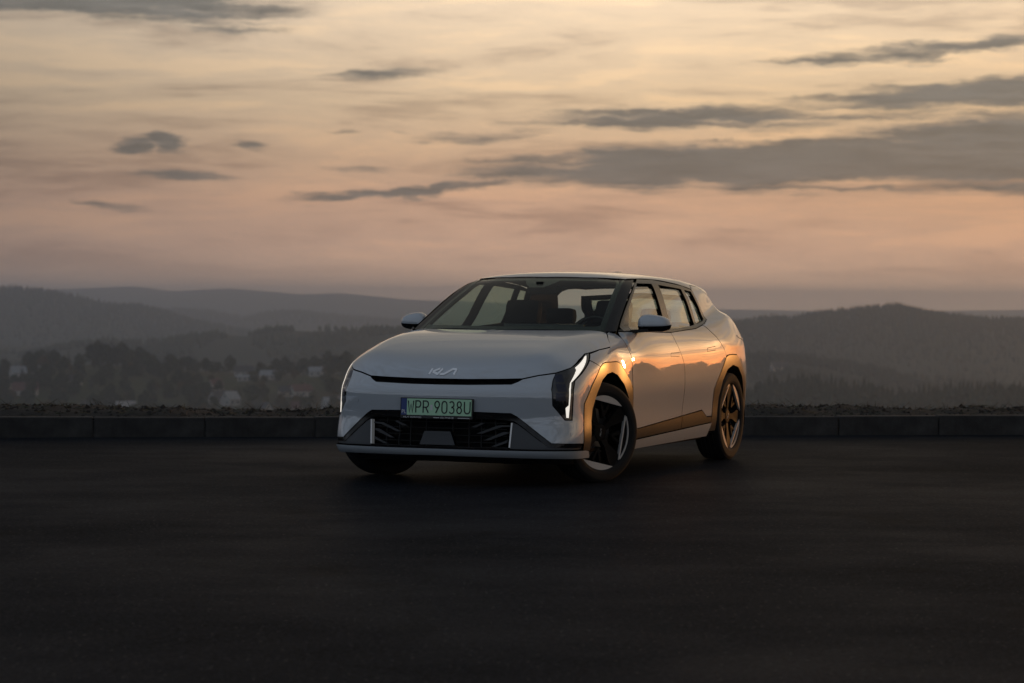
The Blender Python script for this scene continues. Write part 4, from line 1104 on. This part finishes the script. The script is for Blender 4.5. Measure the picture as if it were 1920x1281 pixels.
# ---- wheels (axle along x, outwards +x)
def prism(v, f, poly, h0, h1):
    b0 = len(v); n = len(poly)
    for h_ in (h0, h1):
        for (y, z) in poly: v.append((h_, y, z))
    f.append(tuple(range(b0+n, b0+2*n))); f.append(tuple(range(b0+n-1, b0-1, -1)))
    for i in range(n): j = (i+1) % n; f.append((b0+i, b0+j, b0+n+j, b0+n+i))
def rot2(pts, a): c, s_ = math.cos(a), math.sin(a); return [(p*c-q*s_, p*s_+q*c) for p, q in pts]
def chordseg(r_, d, n=14):
    """segment of the disc r_ beyond the chord at distance d on +y"""
    a = math.acos(d/r_); return [(r_*math.cos(-a+2*a*i/n), r_*math.sin(-a+2*a*i/n)) for i in range(n+1)]
def chordband(r_, d0, d1):
    a0, a1 = math.acos(d0/r_), math.acos(d1/r_); return [(d0, -r_*math.sin(a0)*.98), (d1, -r_*math.sin(a1)*.98), (d1, r_*math.sin(a1)*.98), (d0, r_*math.sin(a0)*.98)]
def clean(v, f, bev=0.0, sm=False):
    bm = bmesh.new(); bv = [bm.verts.new(p) for p in v]
    for q in f:
        try: bm.faces.new([bv[i] for i in q])
        except ValueError: pass
    if bev:
        es = [e for e in bm.edges if len(e.link_faces) == 2 and e.calc_face_angle(0) > .5]
        bmesh.ops.bevel(bm, geom=es, offset=bev, segments=2, affect='EDGES')
    return bm_mesh('m', bm, sm, 35)
prof = [(-.080, .236), (-.100, .262), (-.111, .295), (-.107, .325), (-.094, .341), (-.070, .3465)]
for g in (-.052, -.018, .018, .052): prof += [(g-.005, .348), (g-.0035, .3415), (g+.0035, .3415), (g+.005, .348)]
prof += [(.070, .3465), (.094, .341), (.107, .325), (.111, .295), (.109, .287), (.1105, .284), (.104, .266), (.094, .258)]
tv, tf = lathe(prof, 96)
tyre_me = pydata('tyre', tv, tf, True, 30); tyre_me.materials.append(MATS['tyre_rubber'])
rv, rfc = lathe([(-.09, .215), (-.085, .238), (-.05, .222), (.055, .228), (.075, .240), (.094, .258), (.097, .2625), (.092, .266)], 96)
barrel_me = pydata('rim', rv, rfc, True, 40); barrel_me.materials.append(MATS['rim_black'])
dv_, df_ = lathe([(-.035, .04), (-.035, .168), (-.012, .168), (-.012, .04), (-.035, .04)], 48)
disc_me = pydata('brake_disc', dv_, df_, True, 40); disc_me.materials.append(MATS['brake_steel'])
bv_, bf_ = lathe([(-.06, .0), (-.06, .226)], 40)
back_me = pydata('back_plate', bv_, bf_); back_me.materials.append(MATS['void_black'])
v, f = [], []
for k in range(4):
    a = math.pi/4+k*math.pi/2
    sp_ = [(.030, -.022), (.11, -.022), (.205, -.052), (.253, -.050), (.253, .050), (.205, .052), (.11, .022), (.030, .022)]
    b0 = len(v); prism(v, f, rot2(sp_, a), .035, .084)
    for i in range(b0, len(v)):      # dish towards the hub
        x, y, z = v[i]; rr_ = math.hypot(y, z)
        if x > .05: v[i] = (.060+.024*min(1, rr_/.2), y, z)
    for s_ in (-1, 1):               # arms of the V towards each chord
        prism(v, f, rot2([(.10, s_*.004), (.195, s_*.048), (.205, s_*.030), (.115, s_*-.006)], k*math.pi/2), .045, .076)
v2, f2 = lathe([(.030, .062), (.066, .060), (.072, .050), (.074, .0)], 32)
b0 = len(v); v += v2; f += [tuple(i+b0 for i in q) for q in f2]
spoke_me = clean(v, f, .003); spoke_me.materials.append(MATS['rim_black'])
v, f = [], []; prism(v, f, chordseg(.2585, .211), .078, .0935); ins_me = clean(v, f, .002); ins_me.materials.append(MATS['rim_silver'])
v, f = [], []; prism(v, f, chordseg(.2535, .208), .070, .086); blk_me = clean(v, f, .002); blk_me.materials.append(MATS['rim_black'])
v, f = [], []; prism(v, f, chordband(.254, .1955, .2065), .072, .0915); bar_me = clean(v, f, .0015); bar_me.materials.append(MATS['rim_silver'])
v, f = [], []
a = math.acos(.208/.2585); n = 16
o_ = [(.2585*math.cos(-a+2*a*i/n), .2585*math.sin(-a+2*a*i/n)) for i in range(n+1)]; i_ = [(.2480*math.cos(-a+2*a*i/n), .2480*math.sin(-a+2*a*i/n)) for i in range(n+1)]
for i in range(n): prism(v, f, [i_[i], o_[i], o_[i+1], i_[i+1]], .080, .0935)
arc_me = clean(v, f); arc_me.materials.append(MATS['rim_silver'])
v, f = [], []; logo_at(v, f, -.026, .026, -.005, .006, .0013, 0, .002)
lg_me = pydata('hub_logo', [(.0755-(p[1]), p[0], p[2]) for p in v], f); lg_me.materials.append(MATS['plate_white'])
bm = bmesh.new(); box(bm, (-.01, -.15, .03), (.07, .075, .19), bev=.012); cal_me = bm_mesh('brake_caliper', bm); cal_me.materials.append(MATS['rim_black'])
def wheel(x, y, steer, spin, right=False):
    rz = math.pi-steer*0 if right else 0.0
    e = obj('wheel', spoke_me, None, CAR)
    e.rotation_mode = 'XYZ'
    M = Matrix.Translation((x, y, .3465)) @ Matrix.Rotation(-steer, 4, 'Z') @ (Matrix.Rotation(math.pi, 4, 'Z') if right else Matrix.Identity(4)) @ Matrix.Rotation(spin, 4, 'X')
    e.matrix_parent_inverse = Matrix.Identity(4); e.matrix_basis = M
    obj('tyre', tyre_me, None, e); obj('rim', barrel_me, None, e); obj('brake_disc', disc_me, None, e); obj('back_plate', back_me, None, e)
    c = obj('brake_caliper', cal_me, None, e); c.rotation_euler = (-spin, 0, 0)
    for k in range(4):
        if k % 2 == 0: q = [obj('rim_insert', ins_me, None, e)]
        else: q = [obj('rim_filler', blk_me, None, e), obj('rim_bar', bar_me, None, e), obj('rim_edge', arc_me, None, e)]
        for o in q: o.rotation_euler = (k*math.pi/2, 0, 0)
    lg = obj('hub_logo', lg_me, None, e)
    return e
STEER = R(24)
wheel(.800, 0.0, STEER, R(78)); wheel(-.800, 0.0, STEER, R(20), True)
wheel(.806, 2.82, 0.0, R(42)); wheel(-.806, 2.82, 0.0, R(10), True)

# ---- door mirrors: rings of a rounded shell, grey cap over a black shoe
def mirror_shell(s_):
    cap_v, cap_f, shoe_v, shoe_f = [], [], [], []
    secs = []
    NX, NA = 14, 20
    for i in range(NX+1):
        u = i/NX; x = .838+.236*u
        ry = (.082*(1-u*.28))*math.sqrt(max(0, 1-abs(2*u-1)**4.2))+.002
        up = (.082*(1-.42*u**1.8))*math.sqrt(max(0, 1-abs(2*u-1)**3.6))+.001
        dn = (.056*(1-.18*u))*math.sqrt(max(0, 1-abs(2*u-1)**4.0))+.001
        yc = .800+.055*u; zc = 1.083+.004*u
        secs.append((x, yc, zc, ry, up, dn))
    def ring(lo, hi, vv, ff):
        for (x, yc, zc, ry, up, dn) in secs:
            for k in range(NA+1):
                a = R(lo+(hi-lo)*k/NA); c, sn = math.cos(a), math.sin(a)
                yy = -ry*abs(c)**.75*(1 if c > 0 else -1)
                if c < 0: yy = min(yy, ry*.55)
                vv.append((s_*x, yc+yy, zc+(up*abs(sn)**.85 if sn > 0 else -dn*abs(sn)**.8)))
        for i in range(NX):
            for k in range(NA):
                q = i*(NA+1)+k; ff.append((q, q+1, q+NA+2, q+NA+1))
    ring(-6, 186, cap_v, cap_f); ring(186, 354, shoe_v, shoe_f)
    e = empty('door_mirror', (0, 0, 0)); e.parent = CAR
    me = clean(cap_v, cap_f, 0, True); me.materials.append(MATS['car_paint']); obj('mirror_cap', me, None, e)
    me = clean(shoe_v, shoe_f, 0, True); me.materials.append(MATS['gloss_black']); obj('mirror_shoe', me, None, e)
    v, f = [], []
    for (x, y0, y1, z0, z1) in ((.795, .60, .76, 1.030, 1.046), (.86, .70, .80, 1.030, 1.052), (.93, .745, .83, 1.036, 1.058)):
        v += [(s_*x, y0, z0), (s_*x, y1, z0), (s_*x, y1, z1), (s_*x, y0, z1)]
    for q in range(2):
        for k in range(4): f.append((q*4+k, q*4+(k+1) % 4, q*4+4+(k+1) % 4, q*4+4+k))
    f += [(0, 1, 2, 3), (8, 9, 10, 11)]
    me = clean(v, f, .004); me.materials.append(MATS['black_plastic']); obj('mirror_arm', me, None, e)
mirror_shell(1); mirror_shell(-1)

# ---- cabin
def part(name, bm, m_, smooth=True, parent=None): return obj(name, bm_mesh(name, bm, smooth, 50), MATS[m_], parent or CAR)
bm = bmesh.new(); box(bm, (0, .72, .90), (1.40, .62, .20), bev=.05); box(bm, (0, .62, 1.005), (1.34, .50, .035), Matrix.Rotation(R(2), 3, 'X'), .012); box(bm, (.38, .86, 1.005), (.34, .16, .07), bev=.03)
part('dashboard', bm, 'interior_black')
bm = bmesh.new(); box(bm, (.06, .90, 1.035), (.64, .02, .10), Matrix.Rotation(R(-12), 3, 'X'), .008); part('display_screen', bm, 'gloss_black')
v, f = [], []
NR, NT_ = 36, 10
for i in range(NR):
    a = 2*math.pi*i/NR
    for k in range(NT_):
        b_ = 2*math.pi*k/NT_; r_ = .178+.016*math.cos(b_); v.append((r_*math.cos(a), .016*math.sin(b_), r_*math.sin(a)*.93))
for i in range(NR):
    for k in range(NT_): f.append((i*NT_+k, i*NT_+(k+1) % NT_, ((i+1) % NR)*NT_+(k+1) % NT_, ((i+1) % NR)*NT_+k))
sw = obj('steering_wheel', pydata('steering_wheel', v, f, True), MATS['gloss_black'], CAR, (.37, 1.10, .985)); sw.rotation_euler = (R(-24), 0, 0)
bm = bmesh.new(); box(bm, (0, 0, -.01), (.33, .03, .045), bev=.01); box(bm, (0, 0, -.07), (.05, .03, .17), bev=.01); part('wheel_hub', bm, 'interior_black', True, sw)
def seat(x, y, w_=.50, front=True):
    e = empty('front_seat' if front else 'rear_seat', (x, y, 0)); e.parent = CAR
    tl = Matrix.Rotation(R(-18), 3, 'X')
    bm = bmesh.new(); box(bm, (0, 0, .47), (w_, .50, .16), bev=.05); part('seat_cushion', bm, 'seat_fabric', True, e)
    bm = bmesh.new(); box(bm, (0, 0, 0), (w_, .14, .62), tl, .065); bmesh.ops.translate(bm, vec=(0, .30, .78), verts=bm.verts[:]); part('seat_back', bm, 'seat_fabric', True, e)
    bm = bmesh.new(); box(bm, (0, 0, 0), (.29 if front else .25, .11, .20 if front else .14), tl, .052); bmesh.ops.translate(bm, vec=(0, .375, 1.165 if front else 1.13), verts=bm.verts[:]); part('headrest', bm, 'seat_fabric', True, e)
    bm = bmesh.new()
    for sx in (-.07, .07): box(bm, (sx, .375, 1.05), (.014, .014, .14))
    part('headrest_posts', bm, 'gloss_black', True, e)
seat(-.37, 1.18); seat(.37, 1.18)
seat(-.40, 2.05, .46, False); seat(0, 2.05, .30, False); seat(.40, 2.05, .46, False)
bm = bmesh.new(); box(bm, (0, 1.02, 1.335), (.24, .03, .065), bev=.012); box(bm, (0, .985, 1.372), (.05, .05, .05)); part('rear_view_mirror', bm, 'interior_black')
bm = bmesh.new(); box(bm, (0, 2.90, .95), (1.3, .5, .04)); part('parcel_shelf', bm, 'interior_black')
bm = bmesh.new(); box(bm, (0, 1.6, .40), (1.5, 2.6, .06)); part('cabin_floor', bm, 'interior_black')
for s_ in (-1, 1):
    bm = bmesh.new(); box(bm, (s_*.745, 1.45, .74), (.05, 1.95, .52), bev=.01); part('door_lining', bm, 'interior_black')
    # wiper arms lying along the foot of the windscreen
for (x0, x1) in ((-.62, -.06), (-.02, .60)):
    q = frontd(np.array([(x0+(x1-x0)*i/8, 1.034+.006*math.sin(i*.4)) for i in range(9)])); v, f = [], []
    for p in q:
        for dz, dy in ((-.006, -.012), (.006, -.012), (.006, -.002), (-.006, -.002)): v.append((p[0], p[1]+dy, p[2]+dz+.006))
    for i in range(8):
        for k in range(4): f.append((i*4+k, i*4+(k+1) % 4, i*4+4+(k+1) % 4, i*4+4+k))
    obj('wiper', pydata('wiper', v, f), MATS['black_plastic'], CAR)
bm = bmesh.new(); box(bm, (0, 2.62, 1.47), (.05, .14, .05), bev=.012)
for v_ in bm.verts:
    if v_.co.z > 1.47: v_.co.y += .03; v_.co.x *= .4
part('roof_aerial', bm, 'car_paint')
